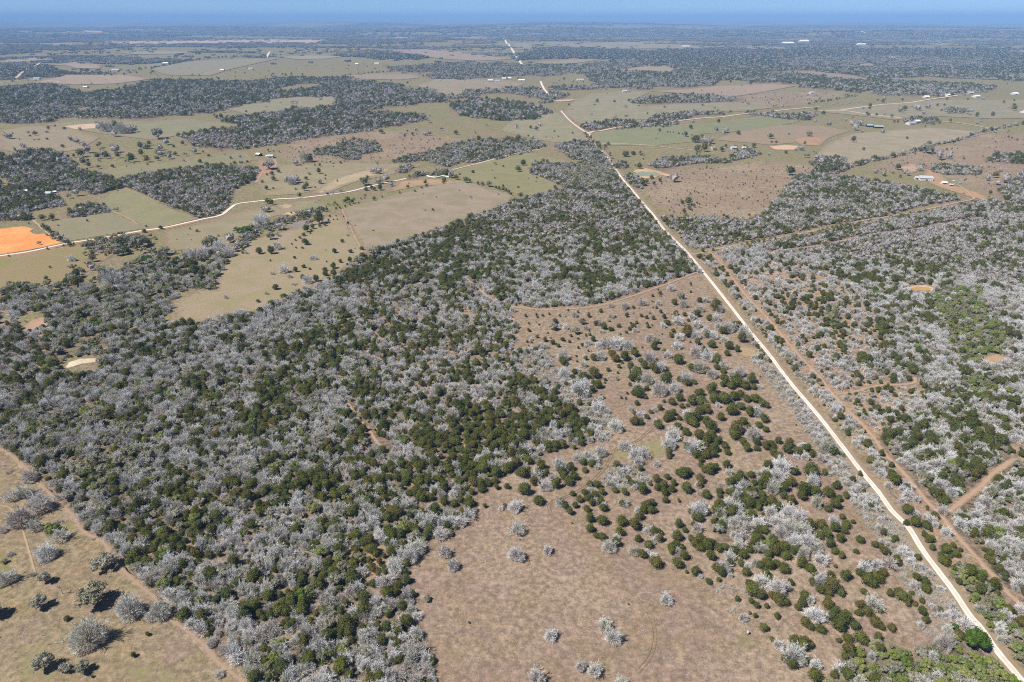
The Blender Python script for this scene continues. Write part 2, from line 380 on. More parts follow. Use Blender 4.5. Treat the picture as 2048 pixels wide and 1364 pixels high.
# ------------------------------------------------------------------ the plan of the land (traced over the photograph's rows, stands on the ground)
# classes: 0 open, 1 dense grey wood, 2 dense grey wood with cedars, 3 open wood with bare gaps, 4 grassland planted by hand below,
#          5 scattered shrubs, 6 wood coming into leaf, 7 low brush, 8 creek wood, 9 dense cedar, 10 very sparse trees, 12 plain far away, 13 dark evergreen wood
PLAN = [
(12, "-900,0 3000,0 3000,112 -900,112"),
(0, "-900,118 3000,118 3000,540 -900,540"),
(10, "-900,112 3000,112 3000,330 -900,330"),
(0, "60,245 480,236 520,262 300,290 60,262"),
(12, "-900,96 420,96 560,120 300,150 -900,150"),
(1, "0,130 60,128 90,140 40,160 0,160"),
(13, "44,142 60,135 90,134 120,140 150,150 100,155 50,155"), (13, "0,137 35,137 42,143 25,156 0,158"),
(13, "0,182 15,173 75,171 117,173 160,185 225,182 275,172 320,161 400,163 512,165 560,158 630,155 680,157 727,162 760,167 800,171 797,178 745,178 700,184 672,189 640,193 560,199 515,205 490,208 440,222 425,228 350,230 300,238 250,240 235,233 140,235 110,242 60,247 -900,252 -900,182"),
(1, "0,215 120,210 300,215 440,205 440,222 350,230 250,240 140,235 60,247 -900,252 -900,220"),
(0, "540,180 575,170 640,168 645,175 600,183 545,186"), (0, "150,216 175,212 200,222 160,226"),
(1, "672,190 690,186 745,178 800,178 820,182 850,178 885,180 905,195 935,183 970,182 1024,178 1024,188 970,190 930,198 900,200 850,206 800,212 750,218 700,226 660,232"),
(13, "356,276 385,270 425,264 470,260 490,250 440,243 430,240 512,235 537,229 612,220 672,212 737,205 800,199 850,196 903,200 850,207 787,215 712,222 690,227 702,232 725,229 775,225 812,230 850,232 858,240 827,246 792,255 757,256 737,262 700,268 667,273 607,286 545,291 512,293 470,300 440,300 400,293 370,288"),
(1, "356,276 425,268 560,272 700,262 757,256 737,262 700,268 667,273 607,286 545,291 512,293 470,300 440,300 400,293 370,288"),
(13, "902,215 917,207 950,200 1024,203 1050,205 1075,212 1097,220 1099,226 1084,235 1064,243 1024,241 1000,240 950,235 912,232"),
(13, "704,110 750,105 812,110 857,115 837,119 787,119 737,116"),
(1, "775,135 862,130 925,125 1024,127 1064,130 1115,137 1150,135 1225,122 1330,120 1360,118 1300,128 1225,143 1180,147 1140,148 1090,152 1024,152 987,155 937,158 885,160 842,155 870,147 825,145 787,143"),
(13, "1064,130 1115,131 1117,141 1064,140"), (13, "1138,131 1152,131 1153,138 1138,138"),
(13, "1079,97 1150,96 1224,100 1300,103 1386,100 1450,98 1536,100 3000,95 3000,158 1980,160 1900,157 1830,155 1780,160 1745,158 1700,150 1640,143 1590,142 1550,145 1536,163 1500,162 1450,160 1425,172 1375,175 1310,172 1300,178 1235,176 1200,175 1185,162 1165,150 1224,143 1250,141 1280,134 1310,130 1225,118 1150,116 1035,120 1030,115"),
(1, "1200,165 1300,160 1425,160 1425,172 1375,175 1310,172 1300,178 1235,176 1200,175"), (1, "1550,118 1750,112 1980,118 1980,132 1750,140 1550,130"),
(0, "1235,141 1260,137 1290,132 1330,131 1345,136 1355,143 1330,146 1260,146"),
(13, "1286,136 1306,135 1308,139 1288,139"),
(1, "1010,186 1024,178 1050,175 1070,175 1090,185 1135,190 1138,195 1110,203 1085,208 1075,205 1080,198 1060,197 1045,190"),
(1, "1095,174 1130,176 1184,175 1200,178 1180,180 1120,181 1095,180"),
(1, "1262,203 1300,195 1370,191 1440,191 1474,197 1474,203 1400,206 1290,209 1270,207"),
(1, "1163,255 1175,247 1238,243 1284,246 1300,238 1350,227 1390,224 1440,225 1444,231 1386,234 1356,243 1335,252 1300,258 1240,258 1200,262 1170,262"),
(1, "1494,223 1536,225 1575,230 1625,228 1630,238 1600,240 1545,236 1500,232"),
(0, "1563,144 1636,143 1676,147 1723,155 1743,160 1711,160 1661,155 1611,148"),
(13, "1536,150 1603,150 1661,155 1716,162 1760,160 1823,165 1886,170 1973,173 1986,175 1981,182 1911,188 1886,192 1823,193 1748,189 1736,186 1761,179 1711,185 1676,180 1598,176 1593,168 1536,165"),
(1, "1700,170 1823,172 1973,176 1981,182 1911,188 1886,192 1823,193 1748,189 1736,186 1761,179"),
(0, "1820,157 1900,158 2000,160 3000,160 3000,168 1990,170 1900,167 1830,163"),
(5, "1480,186 1536,182 1640,184 1690,190 1640,202 1560,212 1480,208"),
(8, "1888,220 1905,215 1940,222 1943,228 1900,227"), (8, "1803,237 1850,235 1885,240 1880,248 1806,248"),
# middle distance
(13, "-900,322 0,315 30,308 75,302 120,308 140,322 160,340 190,345 215,352 225,365 265,352 300,348 350,342 425,332 490,340 512,335 522,345 512,362 470,380 462,400 457,410 447,425 425,432 400,437 375,425 342,415 325,405 292,390 255,375 225,382 195,390 175,387 170,380 110,382 95,390 125,400 130,412 75,420 55,425 70,440 25,442 -900,446"),
(1, "300,372 340,360 420,362 480,352 470,380 462,400 457,410 447,425 425,432 400,437 375,425 342,415 325,405"),
(1, "90,340 150,360 210,358 225,368 190,385 110,378 60,372 50,350"),
(0, "0,350 18,362 22,378 0,380"), (3, "45,380 90,382 120,398 60,392"),
(1, "135,432 140,422 162,412 185,408 212,415 222,425 175,432 150,436"),
(8, "662,295 692,285 737,285 759,295 757,305 725,312 697,320 662,312 627,312 632,305"),
(8, "732,280 762,262 794,268 800,278 770,282"),
(8, "785,325 812,312 850,307 887,290 922,285 975,277 1024,277 1049,280 1084,285 1099,293 1084,298 1024,308 987,318 937,327 924,325 895,335 862,328 845,322 812,325"),
(1, "905,300 975,280 1049,280 1084,285 1099,293 1024,308 987,318 937,320"),
(8, "790,345 812,330 830,336 815,347"), (8, "805,360 830,350 870,345 890,340 905,352 860,352 830,356"),
(5, "590,280 760,262 905,272 920,285 860,305 780,320 700,322 600,330 560,310"),
(8, "662,295 692,285 737,285 759,295 757,305 725,312 697,320 662,312 627,312 632,305"),
(10, "880,235 1010,245 1090,250 1085,265 1000,270 900,262"),
(1, "1299,332 1324,317 1374,317 1424,312 1449,320 1459,325 1436,328 1399,328 1361,333 1336,338 1311,338"),
(1, "1461,310 1480,302 1510,297 1519,308 1500,314 1470,322"),
(1, "1229,332 1240,322 1255,325 1257,335 1240,337"), (2, "1249,355 1262,350 1280,358 1290,368 1284,378 1270,375 1260,370"),
(5, "1285,378 1300,352 1500,325 1640,330 1620,350 1580,400 1540,420 1500,436 1400,434 1340,425 1300,400"),
(5, "1800,300 1860,296 1960,270 3000,240 3000,420 1990,420 1960,380 1890,345 1790,340 1740,345"),
(1, "1860,332 1910,330 1955,340 1960,350 1900,350 1865,345"),
(2, "1965,320 1985,312 2048,308 3000,310 3000,332 2048,332 2010,328"),
(1, "2000,382 2048,345 3000,330 3000,400 2048,415 2010,400"),
(1, "1324,435 1349,440 1374,435 1414,437 1499,440 1514,435 1536,420 1551,400 1568,380 1588,355 1600,350 1621,345 1676,352 1711,355 1761,362 1811,372 1861,382 1898,390 1926,398 1898,403 1848,412 1823,418 1798,425 1748,437 1698,447 1648,452 1611,460 1573,467 1536,475 1499,480 1449,490 1414,496 1387,499 1369,487 1359,472 1349,460 1331,450"),
(2, "1621,345 1625,325 1645,315 1680,315 1701,330 1690,338 1676,348"),
(2, "1600,390 1660,370 1720,385 1700,405 1630,410"),
# creek wood on the left
(8, "192,560 250,540 275,517 312,512 350,520 375,525 400,535 430,565 428,582 400,577 362,585 346,605 347,622 325,633 330,648 300,660 260,690 225,700 215,730 120,745 60,775 0,775 -900,800 -900,600 0,600 30,590 70,582 120,585 150,580"),
(3, "-900,600 0,600 50,600 95,640 120,700 80,750 0,770 -900,790"),
(8, "400,545 430,512 468,492 488,466 500,452 518,458 508,480 482,506 452,532 430,562"), (8, "520,455 560,440 600,430 645,417 652,425 610,440 560,453 530,466"), (8, "165,500 190,482 240,470 292,478 300,490 262,502 232,510 200,508"), (8, "132,565 150,535 166,545 172,580 140,592"), (8, "0,578 30,566 70,573 130,574 122,600 60,612 0,602"),
(0, "40,630 80,622 100,640 60,662 35,655"), (0, "0,620 20,625 25,650 0,655"),
# the big wood left of the road
(1, "1109,292 1170,283 1195,290 1214,310 1231,337 1249,360 1259,375 1274,395 1289,415 1301,430 1319,452 1331,465 1356,490 1371,507 1386,525 1400,540 1420,560 1500,670 1560,750 1680,885 1760,990 1860,1120 1960,1260 2110,1440 500,1440 500,1364 486,1348 461,1327 436,1313 412,1277 376,1249 362,1228 350,1200 319,1189 291,1164 262,1139 234,1118 227,1093 213,1075 177,1068 167,1054 149,1022 121,993 96,972 71,947 46,922 21,901 0,883 -900,500 -900,800 0,770 60,770 120,745 215,730 225,690 300,650 345,650 400,650 445,637 470,628 512,625 532,613 554,605 582,592 612,578 637,575 672,557 700,540 702,527 737,510 762,497 812,480 862,465 887,457 912,445 937,437 987,420 1010,412 1024,400 1039,400 1049,395 1074,390 1124,380 1124,375 1109,367 1089,357 1064,347 1056,337 1081,325 1119,328 1160,328 1170,322 1149,320 1124,307"),
(6, "1120,335 1200,325 1230,345 1225,370 1180,372 1130,360"),
(2, "760,520 900,470 1000,450 1200,440 1320,470 1390,530 1340,555 1250,585 1150,605 1050,600 960,570 860,560"),
(3, "1050,470 1090,455 1140,465 1130,490 1080,500 1035,498"),
(9, "700,535 760,500 860,480 960,440 1000,450 900,500 800,560 730,590 690,570"),
(3, "730,590 800,570 880,560 940,570 1000,600 1024,612 1035,650 1030,700 1040,740 990,780 940,790 880,800 830,790 760,740 700,700 660,650 690,620"),
(2, "200,760 560,680 660,650 700,700 790,820 760,860 850,930 940,975 880,1060 840,1110 830,1250 870,1364 870,1440 500,1440 350,1200 150,1000"),
(1, "250,850 420,780 620,720 700,800 720,900 640,960 500,930 350,940"),
(15, "600,1000 800,1050 850,1150 840,1300 860,1440 520,1440 420,1200 480,1050"),
(8, "60,830 180,800 260,850 300,930 240,1000 140,940 60,880"),
(9, "800,790 880,800 960,775 1040,770 1110,790 1170,830 1190,880 1150,900 1024,945 1000,965 973,983 940,975 900,960 850,930 800,900 760,860 790,820"),
(9, "700,860 800,880 900,960 940,1000 900,1040 820,1000 740,950"),
(4, "888,1440 888,1364 870,1334 863,1299 849,1263 838,1235 831,1199 821,1164 810,1139 849,1110 853,1079 895,1075 931,1050 952,1033 952,1011 973,983 1000,960 1024,945 1100,905 1150,900 1190,880 1200,850 1170,820 1120,800 1100,770 1080,760 1040,740 1030,700 1035,650 1024,612 1084,615 1149,612 1199,607 1256,590 1336,562 1390,545 1415,560 1500,680 1536,740 1600,830 1680,930 1740,1010 1800,1100 1850,1200 1900,1280 1860,1320 1740,1290 1690,1310 1640,1370 1600,1440"),
(5, "1035,640 1190,612 1380,560 1410,580 1480,680 1400,720 1300,740 1180,790 1110,760 1045,735"),
(2, "1456,958 1500,945 1540,940 1545,1110 1505,1110 1490,1085 1450,1085 1425,1060 1420,1030 1440,1000"),
(7, "1500,715 1522,708 1600,800 1680,893 1760,998 1850,1118 1940,1240 1925,1262 1900,1290 1840,1260 1810,1170 1740,1060 1690,985 1655,930 1600,845 1545,770"),
(7, "1190,930 1290,935 1300,975 1230,985 1195,960"), (7, "1130,800 1200,790 1240,850 1210,890 1160,850"),
(7, "1030,700 1090,690 1110,730 1060,760 1030,745"), (7, "1090,745 1180,740 1190,790 1120,800"), (11, "1690,1300 1740,1285 1800,1290 1860,1310 1900,1270 1935,1262 1990,1318 2080,1440 1700,1440 1640,1364 1700,1330"),
(3, "725,1128 727,1164 740,1190 765,1200 770,1150 800,1100 760,1100"),
(4, "0,883 21,901 46,922 71,947 96,972 121,993 149,1022 167,1054 177,1068 213,1075 227,1093 234,1118 262,1139 291,1164 319,1189 350,1200 362,1228 376,1249 412,1277 436,1313 461,1327 486,1348 500,1364 500,1440 -900,1440 -900,500"),
(0, "118,735 130,712 185,700 215,705 228,700 215,690 170,690 125,700 112,722"), (0, "118,735 135,716 190,710 208,716 200,738 170,752 130,750"),
(15, "1392,512 1449,500 1586,477 1723,449 1861,424 1941,407 1975,402 2048,415 3000,420 3000,1600 2180,1440 2046,1340 1960,1235 1870,1110 1800,1010 1700,880 1600,760 1500,635 1420,535"),
(14, "1392,512 1449,500 1490,560 1561,655 1660,770 1731,850 1802,935 1880,1030 1944,1105 1960,1160 1930,1190 1870,1100 1800,1005 1700,875 1600,755 1500,630 1420,532"),
(14, "1470,560 1500,535 1560,520 1640,535 1700,560 1750,605 1750,650 1770,690 1740,710 1680,730 1660,770 1600,715 1561,665 1520,615"), (14, "1650,740 1720,730 1780,740 1790,775 1850,760 1850,800 1800,830 1770,880 1740,850 1700,810"),
(2, "1700,560 1800,520 1900,560 1900,640 1800,660"),
(3, "1600,470 1680,452 1760,440 1740,455 1620,480"),
(11, "1880,575 1960,580 1975,620 2000,650 2015,700 1985,725 1935,735 1895,690 1885,640 1860,600"), (11, "1652,620 1672,618 1676,650 1660,655"),
(11, "1930,760 1990,750 2000,780 1950,790"),
(3, "2010,830 2048,800 3000,800 3000,930 2048,930 2010,900 1990,870"),
(0, "1961,712 1990,706 2023,714 2015,728 1975,730"), (0, "1814,570 1870,570 1872,586 1816,586"),
(11, "2000,1230 2048,1240 3000,1400 3000,1600 2180,1440 2060,1340"), (6, "1860,1130 1920,1130 2000,1190 2048,1210 3000,1300 3000,1600 2180,1440 2046,1340 1960,1235"),
(3, "1955,1150 2010,1180 2048,1190 2048,1260 2020,1250 1990,1200"),
]
PW0, PH0 = -900, 0
LW, LH = 3900, 1600
LAB = np.zeros((LH, LW), np.uint8)
def raster(cls, pts):
    P = np.array(pts) - [PW0, PH0]
    y0, y1 = int(max(P[:, 1].min(), 0)), int(min(P[:, 1].max() + 1, LH)); n = len(P)
    for y in range(y0, y1):
        yy = y + 0.5; xs = []
        for i in range(n):
            xa, ya = P[i]; xb, yb = P[(i + 1) % n]
            if (ya > yy) != (yb > yy): xs.append(xa + (yy - ya) * (xb - xa) / (yb - ya))
        xs.sort()
        for a, b in zip(xs[::2], xs[1::2]): LAB[y, max(int(a), 0):max(int(b), 0)] = cls
for c, s in PLAN: raster(c, parse(s))
def label_at(px, py):
    i = np.clip(np.asarray(py) - PH0, 0, 1439).astype(int); j = np.clip(np.asarray(px) - PW0, 0, LW - 1).astype(int)
    return LAB[i, j]

# ------------------------------------------------------------------ ground sheet
ROADS = {}
def build_ground():
    na, nr = 540, 330
    ang = np.linspace(0, 2 * math.pi, na, endpoint=False)
    rad = np.concatenate([[0], 30 * (92000 / 30) ** (np.linspace(0, 1, nr - 1))])
    rr, aa = np.meshgrid(rad, ang, indexing='ij')
    x = rr * np.sin(aa); y = rr * np.cos(aa)
    z = terrain(x, y)
    V = np.stack([x, y, z], -1).reshape(-1, 3)
    idx = np.arange(nr * na).reshape(nr, na); nx = np.roll(idx, -1, 1)
    Fc = np.stack([idx[:-1], idx[1:], nx[1:], nx[:-1]], -1).reshape(-1, 4)
    me = mesh_from('ground', V, Fc, [M['ground']], smooth=True)
    if me.polygons[na * 5].normal.z < 0: me.flip_normals()
    px, py, dep = project(V[:, 0], V[:, 1], V[:, 2])
    front = V[:, 1] > 30
    lab = np.where(front, label_at(np.clip(px, -900, 2999), np.clip(py, 0, 1439)), 2)
    lab = np.where(lab == 15, 1, lab)
    soil = np.choose(np.minimum(lab, 14), [0.18, 0.45, 0.5, 0.75, 0.2, 0.3, 0.3, 0.25, 0.3, 0.6, 0.2, 0, 0.1, 0.4, 0.95]).astype(float)
    d = np.hypot(V[:, 0], V[:, 1])
    soil = soil * (1 - 0.6 * sstep(900, 2500, d))
    green = np.choose(np.minimum(lab, 14), [1.0, 0.3, 0.25, 0.2, 0.16, 0.30, 0.8, 0.3, 0.8, 0.15, 1.0, 0.8, 1.0, 0.3, 0.3]).astype(float)
    left = (px < 560) & (py > 850) & (lab == 4); green[left] = 0.62
    soil[left] = 0.35
    n = 0.62 * vnoise(V[:, 0] * 0.28, V[:, 1], 700, 4) + 0.38 * vnoise(V[:, 0] * 0.4, V[:, 1], 260, 8)
    n = n + .05 * sstep(7000, 12000, d) + .05 * sstep(18000, 30000, d)
    wood = np.where(lab == 12, sstep(0.45, 0.53, n), np.where((lab == 13) | (lab == 1), 1, 0)) * sstep(3600, 5200, d)
    attr(me, 'soil', soil); attr(me, 'green', green); attr(me, 'wood', wood)
    litter = np.choose(np.minimum(lab, 14), [0, 0.95, 0.9, 0.25, 0, 0.0, 0.75, 0.15, 0.7, 0.8, 0, 0.6, 0, 0.9, 0]).astype(float)
    attr(me, 'litter', litter)
    add('ground', me, kind='structure')
build_ground()
def far_wood(x, y): return 0.62 * vnoise(x * 0.28, y, 700, 4) + 0.38 * vnoise(x * 0.4, y, 260, 8)

# ------------------------------------------------------------------ fields and bare patches
def S(r, g, b): return srgb(r, g, b, K * 1.08)
FIELDS = [
('field', "682,418 762,398 837,378 912,360 937,365 975,377 1026,390 1012,410 937,435 875,460 812,475 762,495 732,503", S(176,158,140), S(158,148,118), 2.5),
('field', "90,445 140,437 220,425 275,447 300,455 140,482 107,462", S(150,148,116), S(160,150,122), 3),
('field', "221,424 195,405 215,392 252,376 300,395 340,418 398,438 290,462 276,447", S(148,148,112), S(160,154,116), 4),
('pasture', "330,462 430,442 470,425 520,416 600,402 640,400 600,420 520,440 470,480 440,505 330,500", S(158,150,116), S(170,158,128), 8),
('pasture', "342,648 350,600 405,580 430,580 432,560 420,530 440,505 500,480 600,455 680,422 735,505 700,530 640,565 580,596 512,622 440,642", S(166,156,118), S(178,160,134), 8),
('pasture', "898,345 1000,315 1050,305 1110,318 1150,325 1081,325 1056,337 1064,347 1109,367 1124,378 1060,392 1030,386 940,362", S(158,152,112), S(146,144,104), 5),
('meadow', "1194,288 1188,266 1290,252 1420,248 1520,232 1600,243 1500,262 1400,268 1385,284 1300,292 1205,291", S(138,146,108), S(150,150,114), 6),
('field', "1625,320 1650,290 1700,268 1760,262 1860,255 1940,262 1985,264 1850,295 1711,328", S(180,166,144), S(166,156,128), 8),
('pasture', "1126,225 1150,200 1180,188 1250,182 1300,185 1262,203 1290,212 1474,205 1560,215 1480,223 1380,222 1300,238 1230,243 1165,247 1150,245", S(150,150,118), S(168,158,134), 14),
('field', "1300,183 1380,178 1430,172 1536,168 1592,172 1540,182 1470,193 1400,190", S(184,158,142), S(172,154,132), 20),
('field', "0,300 0,262 60,252 130,254 200,275 160,300 60,310", S(172,156,134), S(160,150,122), 14),
('pasture', "90,250 180,240 300,244 380,238 480,252 420,262 300,280 220,270", S(146,148,114), S(160,152,126), 14),
('pasture', "205,345 220,335 350,325 490,305 505,320 480,331 350,341 230,357", S(146,146,112), S(156,150,116), 8),
('pasture', "505,345 560,330 700,325 850,330 780,350 700,365 600,388 530,392", S(160,150,118), S(172,160,128), 10),
('sandy_patch', "620,388 660,360 720,340 800,334 760,350 700,368 650,388", S(206,188,154), S(186,170,138), 14),
('pasture', "442,215 480,202 560,197 650,191 735,203 680,214 600,221 512,234", S(166,158,132), S(152,150,122), 16),
('pasture', "680,150 750,147 830,150 840,156 800,160 720,158", S(160,150,130), S(172,156,136), 24),
('field', "190,82 330,81 512,79 655,79 650,87 512,87 330,89 200,88", S(222,190,170), S(204,180,160), 50),
('field', "750,102 850,99 960,108 1030,118 960,122 880,118 820,110", S(186,160,140), S(168,154,134), 40),
('pasture', "830,172 870,158 930,158 1024,162 1050,168 1024,178 950,183 900,194", S(176,158,138), S(156,150,124), 20),
('pasture', "1035,131 1080,124 1150,119 1205,119 1150,127 1064,130", S(176,160,138), S(160,152,126), 30),
('pasture', "1237,141 1260,137 1290,132 1330,131 1345,136 1353,143 1330,146 1260,146", S(180,162,138), S(168,154,130), 24),
('pasture', "1563,144 1636,143 1676,147 1723,155 1743,160 1711,160 1661,155 1611,148", S(168,150,134), S(158,148,124), 24),
('pasture', "290,130 330,125 450,120 560,118 500,130 420,152 330,150 298,138", S(150,152,122), S(168,154,132), 30),
('pasture', "60,166 130,150 250,150 300,158 230,168 150,170", S(190,166,146), S(172,156,134), 24),
('pasture', "100,130 150,124 210,130 160,134", S(176,164,140), S(166,156,130), 24),
('pasture', "1000,262 1024,242 1099,226 1118,226 1140,245 1165,265 1180,284 1110,285 1050,275", S(166,158,130), S(152,150,118), 8),
('field', "1050,88 1100,84 1300,90 1500,92 1400,98 1200,98", S(160,156,132), S(150,150,124), 60),
('field', "1700,230 1790,240 1850,232 1990,238 3000,215 3000,195 1980,200 1880,200 1700,212 1620,222", S(150,148,118), S(168,156,132), 20),
('field', "1480,262 1560,250 1640,252 1700,262 1640,282 1540,290 1430,280", S(176,150,128), S(160,148,120), 14),
('ploughed_field', "0,457 50,452 70,457 62,463 75,468 92,466 128,486 62,500 0,510 -120,530 -120,470", srgb(255,184,112,.70), srgb(250,166,96,.68), 2.5),
('bare_soil', "125,253 145,250 205,246 200,256 150,260", S(232,204,176), S(218,190,162), 6),
('bare_soil', "1105,200 1160,198 1140,203 1110,204", S(222,200,176), None, 14),
('bare_soil', "548,412 575,406 596,410 580,418 560,420", S(214,188,154), S(190,170,136), 10),
('bare_soil', "560,426 590,421 610,426 590,432 565,431", S(222,200,166), S(190,170,136), 8),
('bare_soil', "128,734 136,724 158,717 188,715 204,718 194,725 165,728 148,734 132,738", S(246,236,208), S(222,204,172), 2),
('bare_soil', "40,660 60,640 95,632 100,650 70,668", S(220,190,160), S(196,160,132), 3),
('bare_soil', "800,362 850,358 905,360 915,368 840,372 800,380 775,385", S(200,164,132), S(178,154,122), 8),
('bare_soil', "1535,293 1570,290 1600,292 1590,300 1550,300", S(232,196,164), None, 4),
('bare_soil', "1580,278 1620,272 1660,275 1640,292 1600,290", S(206,160,128), S(180,150,120), 12),
('bare_soil', "1845,335 1880,345 1905,370 1960,385 2000,410 2048,420 2048,445 1980,402 1945,396 1910,385 1870,372 1850,362", S(206,160,122), S(188,158,126), 8),
('bare_soil', "1790,337 1820,328 1850,332 1830,345", S(214,178,146), S(186,160,130), 5),
('bare_soil', "1725,372 1735,370 1733,376", S(210,150,110), None, 4),
('bare_soil', "1570,382 1583,380 1580,386", S(222,170,130), None, 3),
('bare_soil', "515,320 545,322 562,330 548,345 520,352 512,362 500,358 515,340", S(196,154,128), S(182,150,124), 6),
('bare_soil', "1958,716 1990,708 2024,716 2012,728 1972,730", S(214,178,140), S(196,160,124), 2),
('bare_soil', "1480,690 1510,698 1525,710 1490,715 1470,705", S(196,170,130), S(180,160,120), 3),
('bare_soil', "1060,775 1075,768 1100,778 1090,786", S(214,176,128), None, 2),
('bare_soil', "1400,1010 1462,870 1475,905 1470,920 1455,905", S(206,160,128), None, 5),
('bare_soil', "725,1100 770,1090 800,1100 770,1130 760,1170 730,1190 722,1150", S(206,164,138), S(190,154,130), 6),
('meadow', "0,510 120,495 200,480 240,500 150,560 60,580 0,590 -200,600 -200,530", S(154,146,98), S(166,146,112), 6),
('green_grass', "120,1020 170,1045 175,1062 130,1075 95,1090 85,1060", S(138,142,82), S(150,140,94), 9),
('green_grass', "0,935 30,945 38,975 10,990 -60,985 -60,935", S(148,144,104), S(160,146,112), 9),
('green_grass', "0,1085 40,1090 60,1130 30,1170 0,1200 -60,1200 -60,1090", S(140,140,84), S(156,142,100), 9),
('green_grass', "60,1280 110,1265 160,1300 140,1364 60,1400 0,1364 0,1300", S(150,146,100), S(162,148,112), 12),
('green_grass', "200,1330 260,1300 330,1310 400,1350 380,1400 240,1400", S(150,146,100), S(164,150,116), 12),
('green_grass', "225,1165 265,1160 300,1190 290,1215 240,1200", S(152,146,104), None, 9),
('green_grass', "1215,905 1300,880 1360,880 1320,915 1260,925", S(156,150,108), S(168,150,118), 3),
('green_grass', "1470,1265 1500,1270 1510,1290 1490,1302 1465,1290", S(146,138,106), None, 3),
('grey_brush_flat', "576,447 590,441 612,442 615,449 606,456 590,456 577,453", S(158,152,146), S(146,140,136), 2),
('green_grass', "590,420 620,405 650,410 660,430 630,432", S(146,152,110), None, 8),
]
FIELDS += [
('field', "119,128 160,127 205,132 200,138 150,137", S(184,162,142), None, 30),
('field', "1124,88 1250,84 1386,90 1380,99 1240,98 1130,95", S(170,160,138), S(160,154,132), 60),
('field', "1026,88 1064,86 1066,98 1034,100", S(160,156,130), None, 30),
('field', "1838,87 1880,85 1923,89 1915,92 1870,90", S(176,162,142), None, 60),
('field', "1891,108 1936,107 1930,110 1900,110", S(182,168,146), None, 30),
('field', "2008,101 2100,99 2100,106 2020,105", S(180,164,144), None, 40),
('field', "1708,129 1735,127 1763,129 1750,135 1715,134", S(172,158,136), None, 25),
('field', "782,74 827,72 830,76 790,78", S(204,160,142), None, 60),
('bare_soil', "150,62 180,60 215,63 205,67 170,66", S(230,190,176), None, 60),
('field', "0,118 60,116 110,118 100,123 0,125", S(180,164,142), None, 40),
('field', "560,114 620,111 690,113 650,118 590,119", S(172,162,140), None, 30),
('field', "230,105 330,102 410,104 350,108 260,109", S(168,160,140), None, 40),
('field', "880,76 960,72 1000,74 1000,77 920,79", S(182,162,146), None, 60),
('field', "1480,92 1560,94 1620,99 1540,100 1490,97", S(164,156,136), None, 50),
('field', "60,88 130,86 170,90 110,93", S(172,160,142), None, 50),
]
for i, (nm, pts, c1, c2, soft) in enumerate(FIELDS):
    if max(p[1] for p in parse(pts)) < 200: raster(0, parse(pts))
    mat = patch_material(nm, c1, c2, grain=0.30, soil=0.25, green=0.5, keep=0.88)
    drape(nm, parse(pts), mat, lift=0.05 + 0.004 * (i % 9), soft=soft * 1.6)

# ponds
water = bpy.data.materials.new('pond_water'); water.use_nodes = True
wb = water.node_tree.nodes['Principled BSDF']; wb.inputs['Base Color'].default_value = (0.24, 0.27, 0.19, 1); wb.inputs['Roughness'].default_value = 0.45
tt = NT(water.node_tree); bp = tt.new('ShaderNodeBump'); bp.inputs['Strength'].default_value = 0.15
tt.link(tt.noise(tt.new('ShaderNodeNewGeometry').outputs['Position'], 0.8, 3), bp.inputs['Height']); tt.link(bp.outputs[0], wb.inputs['Normal'])
bank = patch_material('pond_bank', S(226,190,154), S(206,168,132), keep=1.0)
drape('pond_bank', parse("1262,352 1268,340 1290,336 1312,341 1320,343 1342,350 1338,354 1322,350 1310,356 1290,357 1275,356"), bank, lift=0.2, soft=1.5)
drape('pond', parse("1264,351 1272,346 1285,343 1300,345 1312,345 1322,350 1318,353 1300,352 1285,353 1270,354"), water, lift=0.34, soft=1, flat=False)
drape('pond_bank', parse("1813,576 1826,571 1850,570 1868,575 1866,581 1840,582 1818,581"), bank, lift=0.12, soft=1.0)
mud = patch_material('muddy_water', S(214,166,96), S(196,150,90), keep=1.0)
drape('pond', parse("1819,578 1830,574.5 1850,574 1862,577 1860,580.5 1840,581 1824,580.5"), mud, lift=0.22, soft=0.5)

# ------------------------------------------------------------------ roads and tracks
def road_material(name, centre, rut, edge, mixedge=0.30, rutw=0.10):
    m, t, b = principled(name, 0.95, 0.05)
    a = t.new('ShaderNodeAttribute', attribute_name='across').outputs['Fac']
    p = t.new('ShaderNodeNewGeometry').outputs['Position']
    g = t.new('ShaderNodeGroup'); g.node_tree = gg
    g.inputs['Soil'].default_value = 0.5; g.inputs['Green'].default_value = 0.35; g.inputs['Wood'].default_value = 0
    d = t.math('ABSOLUTE', t.math('SUBTRACT', a, 0.5))                 # 0 centre .. 0.5 edge
    r = t.math('ABSOLUTE', t.math('SUBTRACT', d, 0.20))
    c = t.mix(t.ramp(r, rutw * 0.4, rutw, 1, 0), centre, rut)
    n = t.noise(p, 0.5, 4, 0.7)
    c = t.mix(t.ramp(n, 0.35, 0.7, 0, 0.45), c, edge)
    c = t.mix(t.ramp(t.noise(p, 0.06, 4, 0.6), 0.45, 0.65, 0, 0.4), c, edge)
    e = t.ramp(t.math('ADD', d, t.math('MULTIPLY', t.math('SUBTRACT', t.noise(p, 0.9, 3, 0.7), 0.5), 0.34)), 0.5 - mixedge, 0.5 - mixedge * 0.25)
    t.link(t.mix(e, c, g.outputs[0]), b.inputs['Base Color'])
    bp = t.new('ShaderNodeBump'); bp.inputs['Strength'].default_value = 0.3; bp.inputs['Distance'].default_value = 0.1
    t.link(t.noise(p, 3.0, 3), bp.inputs['Height']); t.link(bp.outputs[0], b.inputs['Normal'])
    return m
RM = road_material('caliche_road', srgb(234, 222, 208, .76), srgb(252, 244, 234, .80), srgb(214, 196, 174, .72), 0.10)
RM2 = road_material('tan_road', S(228, 208, 182), S(238, 220, 196), S(208, 184, 156), 0.10)
